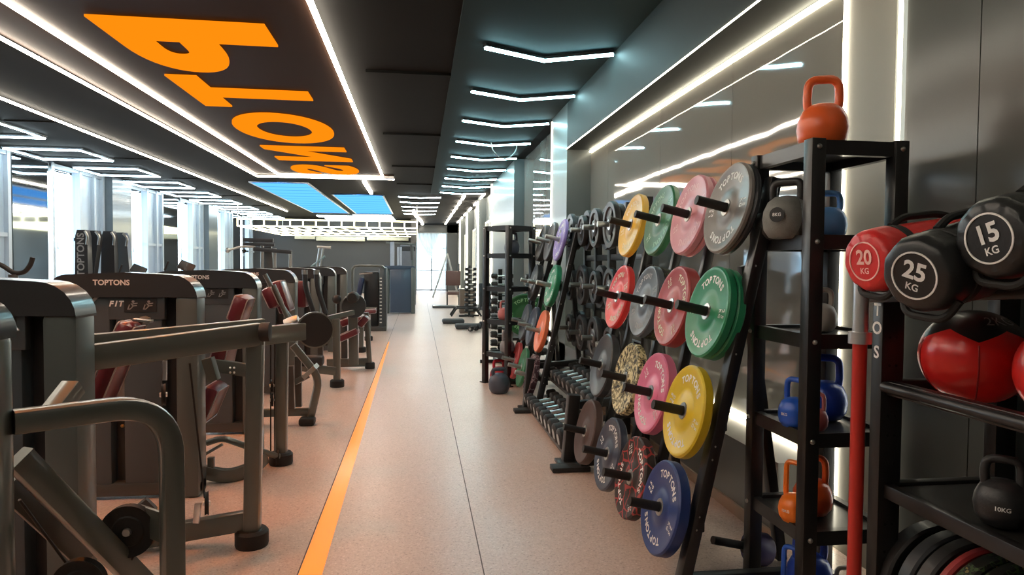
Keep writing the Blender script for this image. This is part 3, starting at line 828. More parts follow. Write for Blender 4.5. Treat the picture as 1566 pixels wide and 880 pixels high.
ksh(1258, 190, 2.72, 2.003, 0.32, 0.21, KO, 'big orange kettlebell standing on top of the near tower', -.35)
o = ksh(1203, 330, 2.75, 1.618, 0.265, 0.2, KTEX, 'grey textured round kettlebell with black collar on the upper shelf', -.9, None, KK)
MB().lathe([(0.0975, 0.03), (0.1025, 0.06), (0.1035, 0.1), (0.1, 0.135), (0.093, 0.15)], n=12, M=Matrix.Translation((0.0, 0.0, 0)) @ Matrix.Rotation(0, 4, 'Z')).build('collar_band', KK, o) if False else None
m = MB()  # black side strap of the bell
for s_ in (1,):
    rings = []
    for j in range(13):
        a = -1.25 + 2.5 * j / 12; rr = []
        for i in range(7):
            b_ = -0.05 + (0.62 + .14 * math.cos(a * 2)) * i / 6 + .28
            rr.append(V((0.1015 * math.cos(a) * math.cos(b_ - .9), -0.1015 * math.cos(a) * math.sin(b_ + .15) , 0.093 + 0.097 * math.sin(a))))
        rings.append(rr)
    m._rings(rings, close_ring=False, caps=False)
m.build('side_patch', KK, o, fix=False)
m = MB().lathe([(0.001, 0.0), (0.03, 0.0), (0.032, 0.004), (0.001, 0.004)], M=Matrix.Translation((-0.0, -0.102, 0.1)) @ Matrix.Rotation(PI / 2, 4, 'X'), n=20)
m.build('badge', KK, o)
m = MB().glyphs('8KG', 0.02, Matrix.Translation((0, -0.1065, 0.1)) @ Matrix.Rotation(PI / 2, 4, 'X'), bold=.02); m.build('lettering', WHITE, o, False, fix=False)
ksh(1180, 300, 2.9, 1.618, 0.2, 0.15, KK, 'small black kettlebell behind the grey round one on upper shelf')
ksh(1267, 340, 2.78, 1.618, 0.22, 0.155, KLB, 'light blue kettlebell on the upper shelf of the near tower', -.3)
ksh(1256, 480, 2.8, 1.208, 0.2, 0.135, KG, 'pale grey kettlebell on the middle shelf behind the post', -.3)
ksh(1262, 610, 2.85, 0.798, 0.3, 0.19, KB_, 'tall blue kettlebell on the lower middle shelf', -.4)
ksh(1216, 610, 2.72, 0.798, 0.22, 0.14, mat('kettle_royal_blue', (0.015, 0.1, 0.55), .4, 0, .2), 'smaller royal blue kettlebell in front on the lower middle shelf', -1.2, '8KG')
ksh(1248, 630, 2.66, 0.798, 0.165, 0.1, KP, 'small pink kettlebell in front of the blue kettlebells', -.5)
ksh(1243, 735, 2.78, 0.388, 0.27, 0.17, KO, 'orange kettlebell on the lowest shelf, behind the front post', -.5)
ksh(1215, 735, 2.7, 0.388, 0.27, 0.13, mat('kettle_amber', (0.95, 0.22, 0.02), .38, 0, .2), 'slimmer bright orange kettlebell beside the front post, lowest shelf', -1.1, '12KG')
ksh(1238, 870, 2.82, 0.0, 0.3, 0.2, KB_, 'blue kettlebell on the floor inside the near tower', -.3)
ksh(1212, 860, 2.66, 0.0, 0.3, 0.13, MATS['kettle_royal_blue'], 'narrow royal blue kettlebell on the floor by the front post', -1)
ksh(1290, 880, 2.72, 0.0, 0.17, 0.11, KG, 'small pale grey kettlebell on floor behind the red bar', 0)
# rolled dark mat end with stub bar seen behind the tower base
o = empty('dumbbell', (1.63, 3.12, 0.1), 'dark purple dumbbell with black grip on the floor behind the tower', 'dumbbell', None, rot=Euler((0, 0.25, 0.1)))
MB().lathe([(0.02, -0.2), (0.02, -0.02), (0.035, -0.02), (0.04, 0.0), (0.04, 0.02), (0.001, 0.02)], axis='X', n=20).build('grip', RUBBER, o)
MB().lathe([(0.03, 0.0), (0.075, 0.01), (0.08, 0.03), (0.08, 0.1), (0.07, 0.115), (0.001, 0.115)], axis='X', n=20).build('weight_head', mat('dark_purple_rubber', (0.05, 0.04, 0.12), .45), o)

# second tower
T2 = (1.08, 8.1, 0); R2 = math.radians(35)
tower(T2, 0.4, 0.42, 1.97, R2, SH[:4] + [1.94], 'black kettlebell tower standing askew at the far end of the plate trees')
def k2(u, v, z, h, w, mt, lab, text=None):
    x = T2[0] + u * math.cos(R2) - v * math.sin(R2); y = T2[1] + u * math.sin(R2) + v * math.cos(R2)
    return kettlebell((x, y, z), h, w, mt, lab, .3, text, WHITE, 'kettlebells on the far tower')
k2(.24, .2, 1.618, .29, .2, KSL, 'dark slate kettlebell on the upper shelf of the far tower')
k2(.12, .2, .798, .25, .17, KP, 'pink kettlebell on the middle shelf of the far tower') .location.z = 1.208 - .41 + .0
k2(.1, .12, .388, .3, .19, mat('kettle_pale_grey', (.26, .26, .28), .5), 'pale grey kettlebell on the low shelf of the far tower')
k2(.12, .3, 0.0, .3, .22, KRD, 'red kettlebell under the low shelf of the far tower')
k2(.2, .14, 0.0, .2, .15, KDG, 'small dark green kettlebell under the far tower')
kettlebell((0.93, 7.72, 0), 0.3, 0.25, KSL, 'big dark blue grey kettlebell standing alone on the pink floor', .2)

# green disc and vertical dumbbell stands beyond
o = empty('bumper_plate', (1.5, 9.4, 0.78), 'large dark green bumper plate turned to the camera beyond the far tower', 'weight plate', None, rot=Euler((0, 0, PI / 2 - .2)))
plate_local(o, mat('plate_deep_green', (0.02, 0.12, 0.04), .45), 0.08, 0.3, 0, '10', mat('green_print', (.25, .5, .25), .5))
root = empty('plate_stand', (1.5, 9.5, 0), 'small black stand holding the large green plate', 'stand')
MB().bar((1.3, 9.56, 0), (1.5, 9.56, .6), .05).build('leg', BLACK, root); MB().bar((1.7, 9.56, 0), (1.5, 9.56, .6), .05).build('leg', BLACK, root)
MB().box((1.5, 9.56, 0.62), (0.1, 0.05, 0.4)).build('plate_holder', BLACK, root); MB().box((1.5, 9.44, 0.44), (0.5, 0.16, 0.04)).build('tray', BLACK, root)

def dumbbell_stand(cx_, cy_, H, n, rz, label, glabel, group, L=0.34):
    root = empty('dumbbell_stand', (cx_, cy_, 0), label, 'weight rack')
    R = Matrix.Rotation(rz, 4, 'Z'); T = Matrix.Translation((cx_, cy_, 0))
    MB().box((cx_, cy_, H / 2), (0.06, 0.06, H)).build('post', BLACK, root)
    m = MB()
    for a in (rz, rz + PI / 2):
        d = V((math.cos(a), math.sin(a), 0)) * .3
        m.bar(V((cx_, cy_, .03)) - d, V((cx_, cy_, .03)) + d, .05)
    m.build('base', BLACK, root)
    pr = None
    for i in range(n):
        z = 0.2 + (H - 0.3) * i / (n - 1)
        if pr is None: pr = dumbbell_proto(0.05, L, True, group=group); o = pr
        else: o = copy_tree(pr)
        o.location = (cx_ - 0.1 * math.sin(rz) * -1, cy_ - 0.12, z); o.rotation_euler = (0, 0, rz)
        sc = 1.05 - .03 * i; o.scale = (1, sc, sc)
        o['label'] = glabel % ORD[i]
    for i in range(n):
        z = 0.2 + (H - 0.3) * i / (n - 1)
        MB().box((cx_ + 0.02, cy_ - .07, z - 0.045), (0.22, 0.14, 0.02)).build('cradle', BLACK, root)
dumbbell_stand(1.22, 10.1, 1.42, 10, 0.15, 'upright dumbbell stand seen through the far kettlebell tower', 'dumbbell on the stand behind the far tower, %s from the floor', 'dumbbells on the stand behind the far tower')
dumbbell_stand(1.72, 9.95, 1.42, 9, 0.15, 'upright dumbbell stand between the far tower and the wall', 'dumbbell on the stand nearest the wall, %s from the floor', 'dumbbells on the stand nearest the wall')
dumbbell_stand(1.42, 19.0, 1.45, 9, 0.3, 'distant upright dumbbell stand beside the right wall', 'dumbbell on the distant stand, %s from the floor', 'dumbbells on the distant stand')

# ================================================================== NEAR RIGHT RACK
def text_post():
    root = empty('storage_rack', (1.85, 1.6, 0), 'near black storage rack with sandbags, balls and a vertical word on its post', 'storage rack')
    XF, XB, YF, YN = 1.666, 2.13, 2.198, 0.7
    for x in (XF, XB):
        for y in (YF, YN): MB().box((x, y, 0.72), (0.085, 0.056, 1.44), None, 0.004).build('post', BLACK, root)
    for z in (0.1, 0.7, 1.07):
        for x in (XF, XB):
            MB().bar((x, YF, z), (x, YN, z), 0.04, 0.05).build('shelf_rail', BLACK, root)
        for y in (YF, YN): MB().bar((XF, y, z), (XB, y, z), 0.04, 0.05).build('end_bar', BLACK, root)
    MB().b2((XF, YN, 0.705), (XB, YF - .03, 0.715)).build('shelf_panel', SHELFM, root, False)
    MB().sweep([(XF - .03, YF - .03, 1.075), (XF - .03, YN, 1.075)], 0.02).build('front_rail', BLACK, root)
    for y in (YF, YN): MB().bar((XF - .05, y, 1.4), (XB, y, 1.46), 0.05).build('arm', BLACK, root)
    for x, z in ((1.6, 1.39), (1.92, 1.45)):
        MB().bar((x, YF, z), (x, YN, z + .11), 0.035).build('cradle_bar', BLACK, root)
    m = MB()
    for z in (0.7, 1.07, 0.25): m.ball((XF + .0, YF - .029, z), 0.012, seg=8); m.ball((XB, YF - .029, z), 0.012, seg=8)
    m.build('bolt', STEEL, root)
    m = MB()
    for z in (.4, .48, .58, .8, .9, .97, 1.15, 1.25):
        for dx in (-.012, .014): m.lathe([(0.001, 0), (0.005, 0), (0.005, .002)], c=(XF + dx, YF - .029, z), axis='Y', n=8)
    m.build('bolt_hole', mat('hole_black', (0.003, .003, .003), .9), root)
    # vertical word on the corridor face
    m = MB()
    ys = [475, 503, 540]
    M0 = Matrix(((0, 0, -1, XF - 0.0432), (-1, 0, 0, YF - .0), (0, 1, 0, 0), (0, 0, 0, 1)))
    for ch, py in zip('TOPTOS', (372, 403, 432, 475, 503, 540)):
        z = atx(1343, py, XF - .043).z
        m.glyphs(ch, 0.062, Matrix.Translation((0, 0, z)) @ M0, bold=.025)
    m.build('lettering', WHITE, root, False, fix=False)
    return root
text_post()

# sandbags
def sandbag(end, d, L, r, mt, ring, txt, label, tilt, strapm, stripe=None, q=0.6):
    d = V(d).normalized()
    end = V(end)
    x = V((0, 0, 1)).cross(-d).normalized()        # viewer's right when looking at the end face
    y = (-d).cross(x).normalized()
    M = Matrix(((x.x, y.x, -d.x, end.x), (x.y, y.y, -d.y, end.y), (x.z, y.z, -d.z, end.z), (0, 0, 0, 1)))
    o = bpy.data.objects.new('sandbag', None); COL.objects.link(o); o.matrix_world = M
    tag(o, label, 'sandbag', 'sandbags on the near rack')
    rings = []; N = 40
    prof = [(0.001, 0), (r * .5, 0.0), (r * .78, 0.0), (r * .88, -0.008), (r * .97, -0.035), (r, -0.075), (r * .93, -0.11), (r * 1.0, -0.15), (r * 1.03, -L * .5), (r * 1.0, -L + .15), (r * .93, -L + .11), (r, -L + .07), (r * .88, -L + .01), (r * .5, -L), (0.001, -L)]
    for (rr, z) in prof:
        wr = 0.018 if -0.12 < z < -0.005 or z < -L + .12 else 0.008
        rings.append([V((rr * (1 + wr * math.sin(k * PI * 2 / N * 10)) * math.cos(2 * PI * k / N), rr * (1 + wr * math.sin(k * 2 * PI / N * 10)) * math.sin(2 * PI * k / N), z)) for k in range(N)])
    MB()._rings(rings).build('bag_body', mt, o)
    MB().lathe([(r * .965, -0.095), (r * 1.0, -0.098), (r * 1.0, -0.122), (r * .965, -0.125)], n=N, ring=True).build('end_strap', strapm, o)
    MB().lathe([(r * .965, -L + .095), (r * 1.0, -L + 0.098), (r * 1.0, -L + 0.122), (r * .965, -L + 0.125)], n=N, ring=True).build('end_strap', strapm, o)
    m = MB(); n = 40
    m.lathe([(r * q * .93, 0.0025), (r * q, 0.0025), (r * q, 0.0), (r * q * .93, 0.0)], n=n, ring=True)
    m.build('end_ring', ring, o)
    T = Matrix.Rotation(tilt, 4, 'Z')
    m = MB().glyphs(txt, r * q * 1.02, Matrix.Translation((0, 0, .002)) @ T @ Matrix.Translation((0, r * .1, 0)), bold=.03)
    m.glyphs('KG', r * q * .42, Matrix.Translation((0, 0, .002)) @ T @ Matrix.Translation((0, -r * q * .5, 0)), bold=.02)
    m.build('lettering', ring, o, False, fix=False)
    # carry handles: loops below the end and along the top
    MB().sweep([(-r * .7, -r * .6, -.05), (-r * .55, -r * 1.05, -.03), (r * .45, -r * 1.15, -.03), (r * .75, -r * .7, -.05)], 0.011, fillet=.05).build('grip_loop', strapm, o)
    MB().sweep([(0, r * .97, -.11), (0, r * 1.2, -.16), (0, r * 1.2, -.3), (0, r * 1.0, -.36)], 0.012, fillet=.04).build('grip_loop', strapm, o)
    if stripe:
        m = MB()
        rg = []
        for z in (-.32, -L + .14):
            rg.append([V((r * 1.045 * math.cos(a), r * 1.045 * math.sin(a), z)) for a in [PI * .42 + k * .08 for k in range(7)]])
        m._rings(rg, close_ring=False, caps=False); m.build('top_stripe', stripe, o, fix=False)
    return o
BAGR = mat('red_bag_vinyl', (0.68, 0.025, 0.025), 0.4, 0, 0.15, 0.08, 9, 0.1)
BAGK = mat('black_bag_vinyl', (0.013, 0.014, 0.015), 0.42, 0, 0.15, 0.1, 9, 0.1)
STRAP = mat('black_webbing', (0.012, 0.012, 0.012), 0.7)
PINKW = mat('pale_red_print', (0.95, 0.55, 0.5), 0.5)
e20 = at(1322, 400, 1.97); sandbag(e20, (1, .12, .12), 0.66, 0.105, BAGR, PINKW, '20', 'red sandbag marked 20 KG lying on the near rack', 0.0, STRAP, PINKW)
e25 = at(1398, 422, 1.67); sandbag(e25, (.95, .25, .2), 0.68, 0.112, BAGK, WHITE, '25', 'black sandbag marked 25 KG between the red one and the other', -.3, STRAP)
e15 = at(1512, 365, 1.5); sandbag(e15, (.98, .14, .1), 0.62, 0.108, BAGK, WHITE, '15', 'black sandbag marked 15 KG, highest of the three on the rack', .28, STRAP, WHITE)

# medicine balls
def med_ball(c, r, label, rz):
    o = empty('medicine_ball', c, label, 'medicine ball', 'red and black medicine balls on the near rack', rot=Euler((0, 0, rz)))
    rm = mat('red_ball_vinyl', (0.72, 0.018, 0.015), 0.32, 0, 0.3, 0.06, 5)
    km = mat('black_ball_vinyl', (0.018, 0.016, 0.015), 0.36, 0, 0.3, 0.1, 8)
    me_r, me_k, seam = MB(), MB(), MB()
    NU, NV = 60, 36
    def pt(u, v, rr): return V((rr * math.cos(v) * math.cos(u), rr * math.cos(v) * math.sin(u), rr * .95 * math.sin(v)))
    def lim(u):
        t = (u / (PI / 2.5)) % 1.0
        return 0.4 + 0.55 * abs(t - .5)
    grid = {}
    for pole, mb in ((1, me_k), (-1, MB())):
        rg = []
        for j in range(9):
            L_ = lambda u: lim(u) if pole > 0 else 1.2
            rg.append([pt(2 * PI * i / NU, pole * (L_(2 * PI * i / NU) + (PI / 2 - L_(2 * PI * i / NU)) * j / 8), r * 1.0) for i in range(NU)])
        mb._rings(rg, caps=False)
        if pole < 0: mb.build('bottom_cap', km, o)
    rg = []
    for j in range(17):
        rg.append([pt(2 * PI * i / NU, -1.2 + (lim(2 * PI * i / NU) + 1.2) * j / 16, r) for i in range(NU)])
    me_r._rings(rg, caps=False)
    me_r.build('red_panel', rm, o); me_k.build('black_cap', km, o)
    m = MB()
    for k in range(5):
        u = k * PI / 2.5 
        m.sweep([pt(u + PI / 5, -1.2 + (1.54) * v / 16, r * 1.0) for v in range(0, 17)], 0.0025)
    m.build('seam', mat('dark_red_seam', (.35, .01, .01), .5), o)
    m = MB()
    vs, fs = text_geo('2KG', 0.06, 'CENTER', .0, 1.05)
    bv = []
    for x, y in vs:
        u = -PI / 2 + .35 + x / (r * .72); v = 0.93 + y / r
        bv.append(m.bm.verts.new(pt(u, v, r * 1.004)))
    for f in fs: m.bm.faces.new([bv[i] for i in f])
    m.build('lettering', GREYPR, o, False, fix=False)
    return o
med_ball((1.86, 2.03, 1.2), 0.165, 'red and black medicine ball fully in view on the rack rails', -.35)
med_ball((1.87, 1.66, 1.2), 0.165, 'red and black medicine ball cut off by the photo edge', .2)
kettlebell((1.76, 1.8, 0.717), 0.215, 0.15, KK, 'black kettlebell marked 10KG on the shelf below the medicine balls', -.75, '10KG', WHITE)
# bumper plates in a row at the rack foot, standing facing the camera
G = 'bumper plates stored on the rack foot'
for i, (mt, t, y, lab, cx_) in enumerate((('black', .07, 2.2, 'black bumper plate at the back of the row under the rack', 1.86), ('dark', .06, 2.11, 'dark grey bumper plate in the row under the rack', 1.87),
                                ('black', .06, 2.04, 'second black bumper plate, before the red one under the rack', 1.87),
                                ('brick', .035, 1.965, 'dark red bumper plate in the row under the rack', 1.87), ('camo', .06, 1.92, 'camouflage bumper plate before the red one under the rack', 1.87),
                                ('camo', .05, 1.85, 'second camouflage plate nearer the camera under the rack', 1.87), ('teal', .05, 1.73, 'green bumper plate nearest the camera under the rack', 1.87))):
    plate(V((cx_, y - t, .355)), PM[mt], t, lab, G, tilt=0, rz=PI / 2, text=(i > 3), kg='15')
# red barbell standing upright
root = empty('barbell', (1.51, 2.13, 0), 'red shafted barbell standing upright with chrome sleeve beside the tower', 'barbell')
MB().sweep([(1.51, 2.13, 0.38), (1.51, 2.13, 1.26)], 0.0235).build('shaft', mat('red_shaft', (0.6, 0.03, 0.02), 0.4, 0.2, 0.4, .05, 5), root)
MB().sweep([(1.51, 2.13, 1.25), (1.51, 2.13, 1.53)], 0.0255).build('sleeve', CHROME, root)
MB().lathe([(0.025, 1.235), (0.038, 1.235), (0.038, 1.275), (0.025, 1.275)], c=(1.51, 2.13, 0), n=24).build('collar', CHROME, root)
MB().lathe([(0.025, 0.0), (0.028, 0.0), (0.028, 0.35), (0.036, 0.35), (0.036, 0.38), (0.02, 0.38)], c=(1.51, 2.13, 0), n=24).build('lower_sleeve', CHROME, root)

# ================================================================== STRENGTH MACHINES (left row)
def rounded_top(x0, x1, z0, z1, r_left, r_right, arch=0.015):
    P = [(x0, z0)]
    for k in range(7):
        a = PI - k * PI / 12
        P.append((x0 + r_left + r_left * math.cos(a), z1 - arch - r_left + r_left * math.sin(a)))
    xm = (x0 + x1) / 2
    P.append((xm, z1))
    for k in range(7):
        a = PI / 2 - k * PI / 12
        P.append((x1 - r_right + r_right * math.cos(a), z1 - arch - r_right + r_right * math.sin(a)))
    P.append((x1, z0))
    return P
FRONT = lambda x, y, z: Matrix(((1, 0, 0, x), (0, 0, -1, y), (0, 1, 0, z), (0, 0, 0, 1)))  # glyph plane facing -Y
def pad(root, name, p0, p1, w, t, mt=MAROON, piping=True):
    """padded cushion: length p0->p1, width w along Y-ish, thickness t"""
    p0, p1 = V(p0), V(p1)
    d = (p1 - p0); L = d.length; d.normalize()
    yy = V((0, 1, 0)); yy = (yy - d * yy.dot(d)).normalized(); nn = d.cross(yy)
    R = Matrix((( yy.x, nn.x, d.x), (yy.y, nn.y, d.y), (yy.z, nn.z, d.z)))
    o = MB().box((p0 + p1) / 2, (w, t, L), R, min(t * .42, .035)).build(name, mt, root)
    if piping:
        for s in (-1, 1):
            c = [(p0 + p1) / 2 + yy * (w / 2 - .012) * a + d * (L / 2 - .012) * b + nn * s * t * .46 for a, b in ((-1, -1), (1, -1), (1, 1), (-1, 1))]
            MB().sweep(c, 0.004, fillet=.03, loop=True).build('piping', PIPING, o)
    return o
def leg(root, top, floorpt, w=0.075, foot=True, mt=FRAME):
    MB().sweep([top, floorpt], (w, w, .5)).build('leg', mt, root)
    if foot:
        f = V(floorpt)
        MB().lathe([(0.001, 0.0), (w * .95, 0.0), (w * 1.0, 0.012), (w * 1.0, 0.075), (w * .85, 0.09), (0.001, 0.09)], c=(f.x, f.y, 0), n=24).build('foot', RUBBER, root)
def pulley(root, c, r, axis=(0, 1, 0), t=0.025):
    a = V(axis).normalized(); q = V((0, 0, 1)).rotation_difference(a).to_matrix().to_4x4()
    M = Matrix.Translation(V(c)) @ q
    o = MB().lathe([(0.001, -t / 2), (r * .55, -t / 2), (r * .6, -t * .35), (r * .85, -t * .35), (r, -t / 2), (r * .92, 0), (r, t / 2), (r * .85, t * .35), (r * .6, t * .35), (r * .55, t / 2), (0.001, t / 2)], M=M, n=36).build('pulley', RUBBER, root)
    MB().lathe([(0.001, -t / 2 - .008), (0.011, -t / 2 - .008), (0.013, -t / 2), (0.013, t / 2), (0.011, t / 2 + .008), (0.001, t / 2 + .008)], M=M, n=12).build('axle_bolt', CHROME, o)
    return o
def pictogram(root, x, y, z, w, h):
    o = MB().b2((x - w / 2, y - .004, z - h / 2), (x + w / 2, y, z + h / 2)).build('instruction_plate', SHROUD2, root, False)
    m = MB()
    for s in (-1, 1):
        cx = x + s * w * .24
        m.lathe([(0.001, 0), (h * .1, 0), (h * .1, .001), (0.001, .001)], M=Matrix.Translation((cx + h * .05, y - .006, z + h * .27)) @ Matrix.Rotation(PI / 2, 4, 'X'), n=10)
        for a, b in (((-.1, .12), (.05, -.05)), ((.05, -.05), (.3, -.02)), ((.05, -.05), (-.15, -.28)), ((-.15, -.28), (-.35, -.28)), ((.0, .1), (.35, .16)), ((-.32, -.3), (-.2, .05))):
            m.bar((cx + a[0] * h, y - .006, z + a[1] * h), (cx + b[0] * h, y - .006, z + b[1] * h), h * .07, .002, up=V((0, 1, 0)))
    m.build('pictogram', GREYPR, o)
def machine_tower(Y, xr, label, w=0.86, H=1.43, D=0.18, name='strength_machine', text=True, left=True, cap=CAPM):
    xl = xr - w; Y = Y - 0.15
    root = empty(name, ((xl + xr) / 2, Y + D / 2, 0), label, 'exercise machine', None)
    zc = H - 0.155
    m = MB(); m.prism(rounded_top(xl, xr, zc, H, .1, .15), D, Matrix.Translation((0, Y + D / 2, 0)))
    bmesh.ops.bevel(m.bm, geom=[e for e in m.bm.edges if abs(e.verts[0].co.y - e.verts[1].co.y) < 1e-5], offset=.014, segments=3, affect='EDGES', clamp_overlap=True)
    m.build('top_cover', cap, root)
    MB().b2((xr - .135, Y + .005, 0.0), (xr, Y + D - .005, zc + .005), 0.022).build('upright', UPR, root)
    MB().b2((xl, Y + .005, 0.0), (xl + .07, Y + D - .005, zc + .005), 0.02).build('upright', UPR, root)
    MB().b2((xl + .06, Y + .03, 0.08), (xl + .335, Y + D - .02, zc + .02), .012).build('side_cover', SHROUD, root)
    MB().b2((xl + .41, Y + .03, 0.08), (xr - .22, Y + D - .02, zc + .02), .012).build('side_cover', SHROUD, root)
    MB().b2((xl + .3, Y + .11, 0.1), (xr - .1, Y + D - .04, zc + .02)).build('inner_panel', SHROUD2, root, False)
    MB().b2((xl + .342, Y + .1, 0.62), (xl + .402, Y + .105, 1.18), .002).build('slot_plate', mat('slot_grey', (.22, .23, .24), .5), root, False)
    MB().b2((xl + .33, Y + .02, zc - .14), (xr - .2, Y + .06, zc + .02), .006).build('header_panel', SHROUD, root)
    MB().b2((xl, Y + .02, 0.02), (xr, Y + D - .02, 0.1), .01).build('base_beam', FRAME2, root)
    m = MB()
    m.ball((xl + .372, Y + .1, .45), .012, seg=10)
    m.build('adjust_knob', mat('brass_knob', (.6, .4, .15), .3, .8), root)
    if text:
        m = MB(); m.glyphs('TOPTONS', .046, FRONT(xl + .36, Y - .003, H - .065), bold=.03)
        m.build('lettering', WHITE, root, False, fix=False)
        m = MB()
        for i, ch in enumerate('FIT'):
            Mx = FRONT(xl + .35 + i * .028, Y + .017, H - .197) @ Matrix(((1, .25, 0, 0), (0, 1, 0, 0), (0, 0, 1, 0), (0, 0, 0, 1)))
            m.glyphs(ch, .048, Mx, bold=.04)
        m.build('lettering', WHITE, root, False, fix=False)
        pictogram(root, xl + .52, Y + .018, H - .205, .19, .085)
    return root
MG = 'row of grey strength machines'
TX = -1.375
# ---- nearest unit: capped upright, guard tube, pulleys
root = empty('strength_machine', (-1.3, 1.8, 0), 'nearest machine at the picture edge with capped upright and curved guard tube', 'exercise machine')
xr = at(28, 600, 1.82).x
MB().b2((xr - .26, 1.72, 0), (xr, 1.82, 1.33), .03).build('upright', FRAME, root)
m = MB(); m.prism(rounded_top(xr - .27, xr + .002, 1.31, 1.415, .08, .09, .0), .12, Matrix.Translation((0, 1.768, 0)))
bmesh.ops.bevel(m.bm, geom=[e for e in m.bm.edges if abs(e.verts[0].co.y - e.verts[1].co.y) < 1e-5], offset=.014, segments=3, affect='EDGES', clamp_overlap=True); m.build('upright_cap', CAPM, root)
g0 = at(20, 646, 1.8); g1 = at(262, 647, 2.02); zt = g0.z
MB().sweep([g0, (g1.x, g1.y, g0.z), (g1.x, g1.y, 0.02)], (0.062, 0.06, .5), fillet=.16, fseg=10).build('guard_tube', FRAME, root)
MB().box((g1.x, g1.y, .02), (.12, .12, .04), None, .01).build('foot', RUBBER, root)
MB().bar(at(28, 700, 1.86), at(230, 905, 2.2), .04, .065).build('diagonal_beam', FRAME, root)
MB().bar(at(20, 735, 1.95), at(140, 850, 2.2), .01, .1).build('side_plate', FRAME2, root)
MB().bar(at(75, 640, 2.05), at(112, 592, 2.15), .055, .05).build('lever', FRAME, root)
m = MB()
for px, py in ((107, 604), (107, 616), (88, 620)): m.ball(at(px, py, 2.12), .008, seg=8)
m.build('lever_bolt', CHROME, root)
pulley(root, at(197, 812, 2.12), .078)
pulley(root, at(122, 893, 2.0), .07)
MB().bar(at(215, 795, 2.16), at(246, 806, 2.08), .012, .09).build('pulley_bracket', FRAME, root)
MB().bar(at(152, 858, 2.1), at(170, 828, 2.12), .016, .012).build('link_plate', STEEL, root)
MB().sweep([at(30, 765, 1.9), at(100, 860, 2.05), at(140, 900, 2.1)], .004).build('cable', RUBBER, root)
MB().sweep([at(205, 850, 2.12), at(170, 905, 2.14)], .004).build('cable', RUBBER, root)

# ---- machine with the long sloped beams
root = machine_tower(3.09, TX, 'second machine in the row, long sloped beams running to a corridor leg', text=False)
lx, ly = -0.87, 3.67
MB().bar(at(130, 548, 3.2), at(398, 511, 3.67), .07, .115).build('upper_beam', FRAME, root)
MB().bar(at(130, 527, 3.34), at(402, 500, 3.9), .06, .09).build('upper_beam', FRAME, root)
t_ = at(391, 510, ly); leg(root, (t_.x, ly, t_.z - .02), (lx, ly, 0), .085)
MB().lathe([(0.001, -.02), (.045, -.02), (.05, -.01), (.05, .03), (.001, .035)], M=Matrix.Translation(at(404, 508, 3.62)) @ Matrix.Rotation(PI / 2, 4, 'Y'), n=24).build('beam_end_cap', RUBBER, root)
MB().bar(at(205, 826, 3.67), (lx, ly, .14), .06, .1).build('lower_beam', FRAME, root)
MB().bar(at(318, 548, 3.62), at(328, 582, 3.62), .07, .05).build('stub_block', FRAME, root)
pd = pad(root, 'backrest', at(148, 626, 3.72), at(204, 492, 3.72), .2, .085)
MB().bar(at(170, 600, 3.8), at(222, 486, 3.8), .09, .03).build('backrest_plate', FRAME2, root)
MB().bar(at(205, 489, 3.7), at(232, 492, 3.7), .05, .012).build('pad_bracket', STEEL, root)
pulley(root, at(250, 604, 3.5), .055, (1, .35, 0), .02)
MB().bar(at(252, 552, 3.5), at(252, 582, 3.5), .02, .012).build('pulley_hanger', CHROME, root)
MB().ball(at(252, 520, 3.4), .014, seg=10).build('eye_bolt', CHROME, root)
pulley(root, at(316, 770, 3.6), .06, (1, .3, 0), .02)
MB().sweep([at(290, 556, 3.58), at(313, 762, 3.6)], .005).build('cable', RUBBER, root)
MB().bar(at(300, 800, 3.6), at(303, 770, 3.6), .03, .02).build('pulley_bracket', CHROME, root)
pictogram(root, at(20, 485, 3.09).x, 2.962, at(20, 485, 3.09).z, .17, .095)
MB().bar(at(110, 870, 3.5), at(232, 770, 3.6), .05, .08).build('seat_rail', FRAME2, root)

# ---- third: TOPTONS FIT, round disc end
root = machine_tower(4.6, TX, 'third machine in the row, with white logo, round dark disc and maroon pads')
m = MB().glyphs('CHEST PRESS', .018, FRONT(TX - .86 + .17, 4.45 + .026, 1.19)); m.build('lettering', WHITE, root, False, fix=False)
m = MB()  # printed figure on the left cover
cx, cz = TX - .86 + .17, 1.26
m.lathe([(0.001, 0), (.016, 0), (.016, .001), (.001, .001)], M=Matrix.Translation((cx + .005, 4.474, cz + .045)) @ Matrix.Rotation(PI / 2, 4, 'X'), n=12)
m.build('pictogram', GREYPR, root); m = MB()
for a, b, w_ in (((-.03, .01), (.02, .01), .05), ((-.06, .02), (-.03, -.02), .02), ((.02, .02), (.07, -.01), .018), ((.07, -.01), (.1, .02), .018), ((0, -.01), (0, -.05), .05)):
    m.bar((cx + a[0], 4.474, cz + a[1]), (cx + b[0], 4.474, cz + b[1]), w_, .002, up=V((0, 1, 0)))
m.build('pictogram', GREYPR, root)
lx, ly = -1.01, 5.15
t_ = at(432, 515, ly); leg(root, (t_.x, ly, t_.z), (lx, ly, 0), .085)
MB().bar(at(395, 515, 4.95), at(478, 505, 5.25), .07, .13).build('upper_beam', FRAME, root)
pv = at(482, 505, 5.2)
MB().lathe([(0.001, -.02), (.125, -.02), (.132, -.012), (.132, .012), (.001, .015)], M=Matrix.Translation(pv) @ Matrix.Rotation(PI / 2, 4, 'X') @ Matrix.Rotation(.25, 4, 'Y'), n=40).build('counterweight_disc', SHROUD2, root)
MB().lathe([(.126, -.024), (.137, -.018), (.137, .014), (.126, .016)], ring=True, M=Matrix.Translation(pv) @ Matrix.Rotation(PI / 2, 4, 'X') @ Matrix.Rotation(.25, 4, 'Y'), n=40).build('disc_rim', FRAME, root)
pad(root, 'headrest', at(362, 492, 5.1), at(376, 452, 5.1), .26, .1)
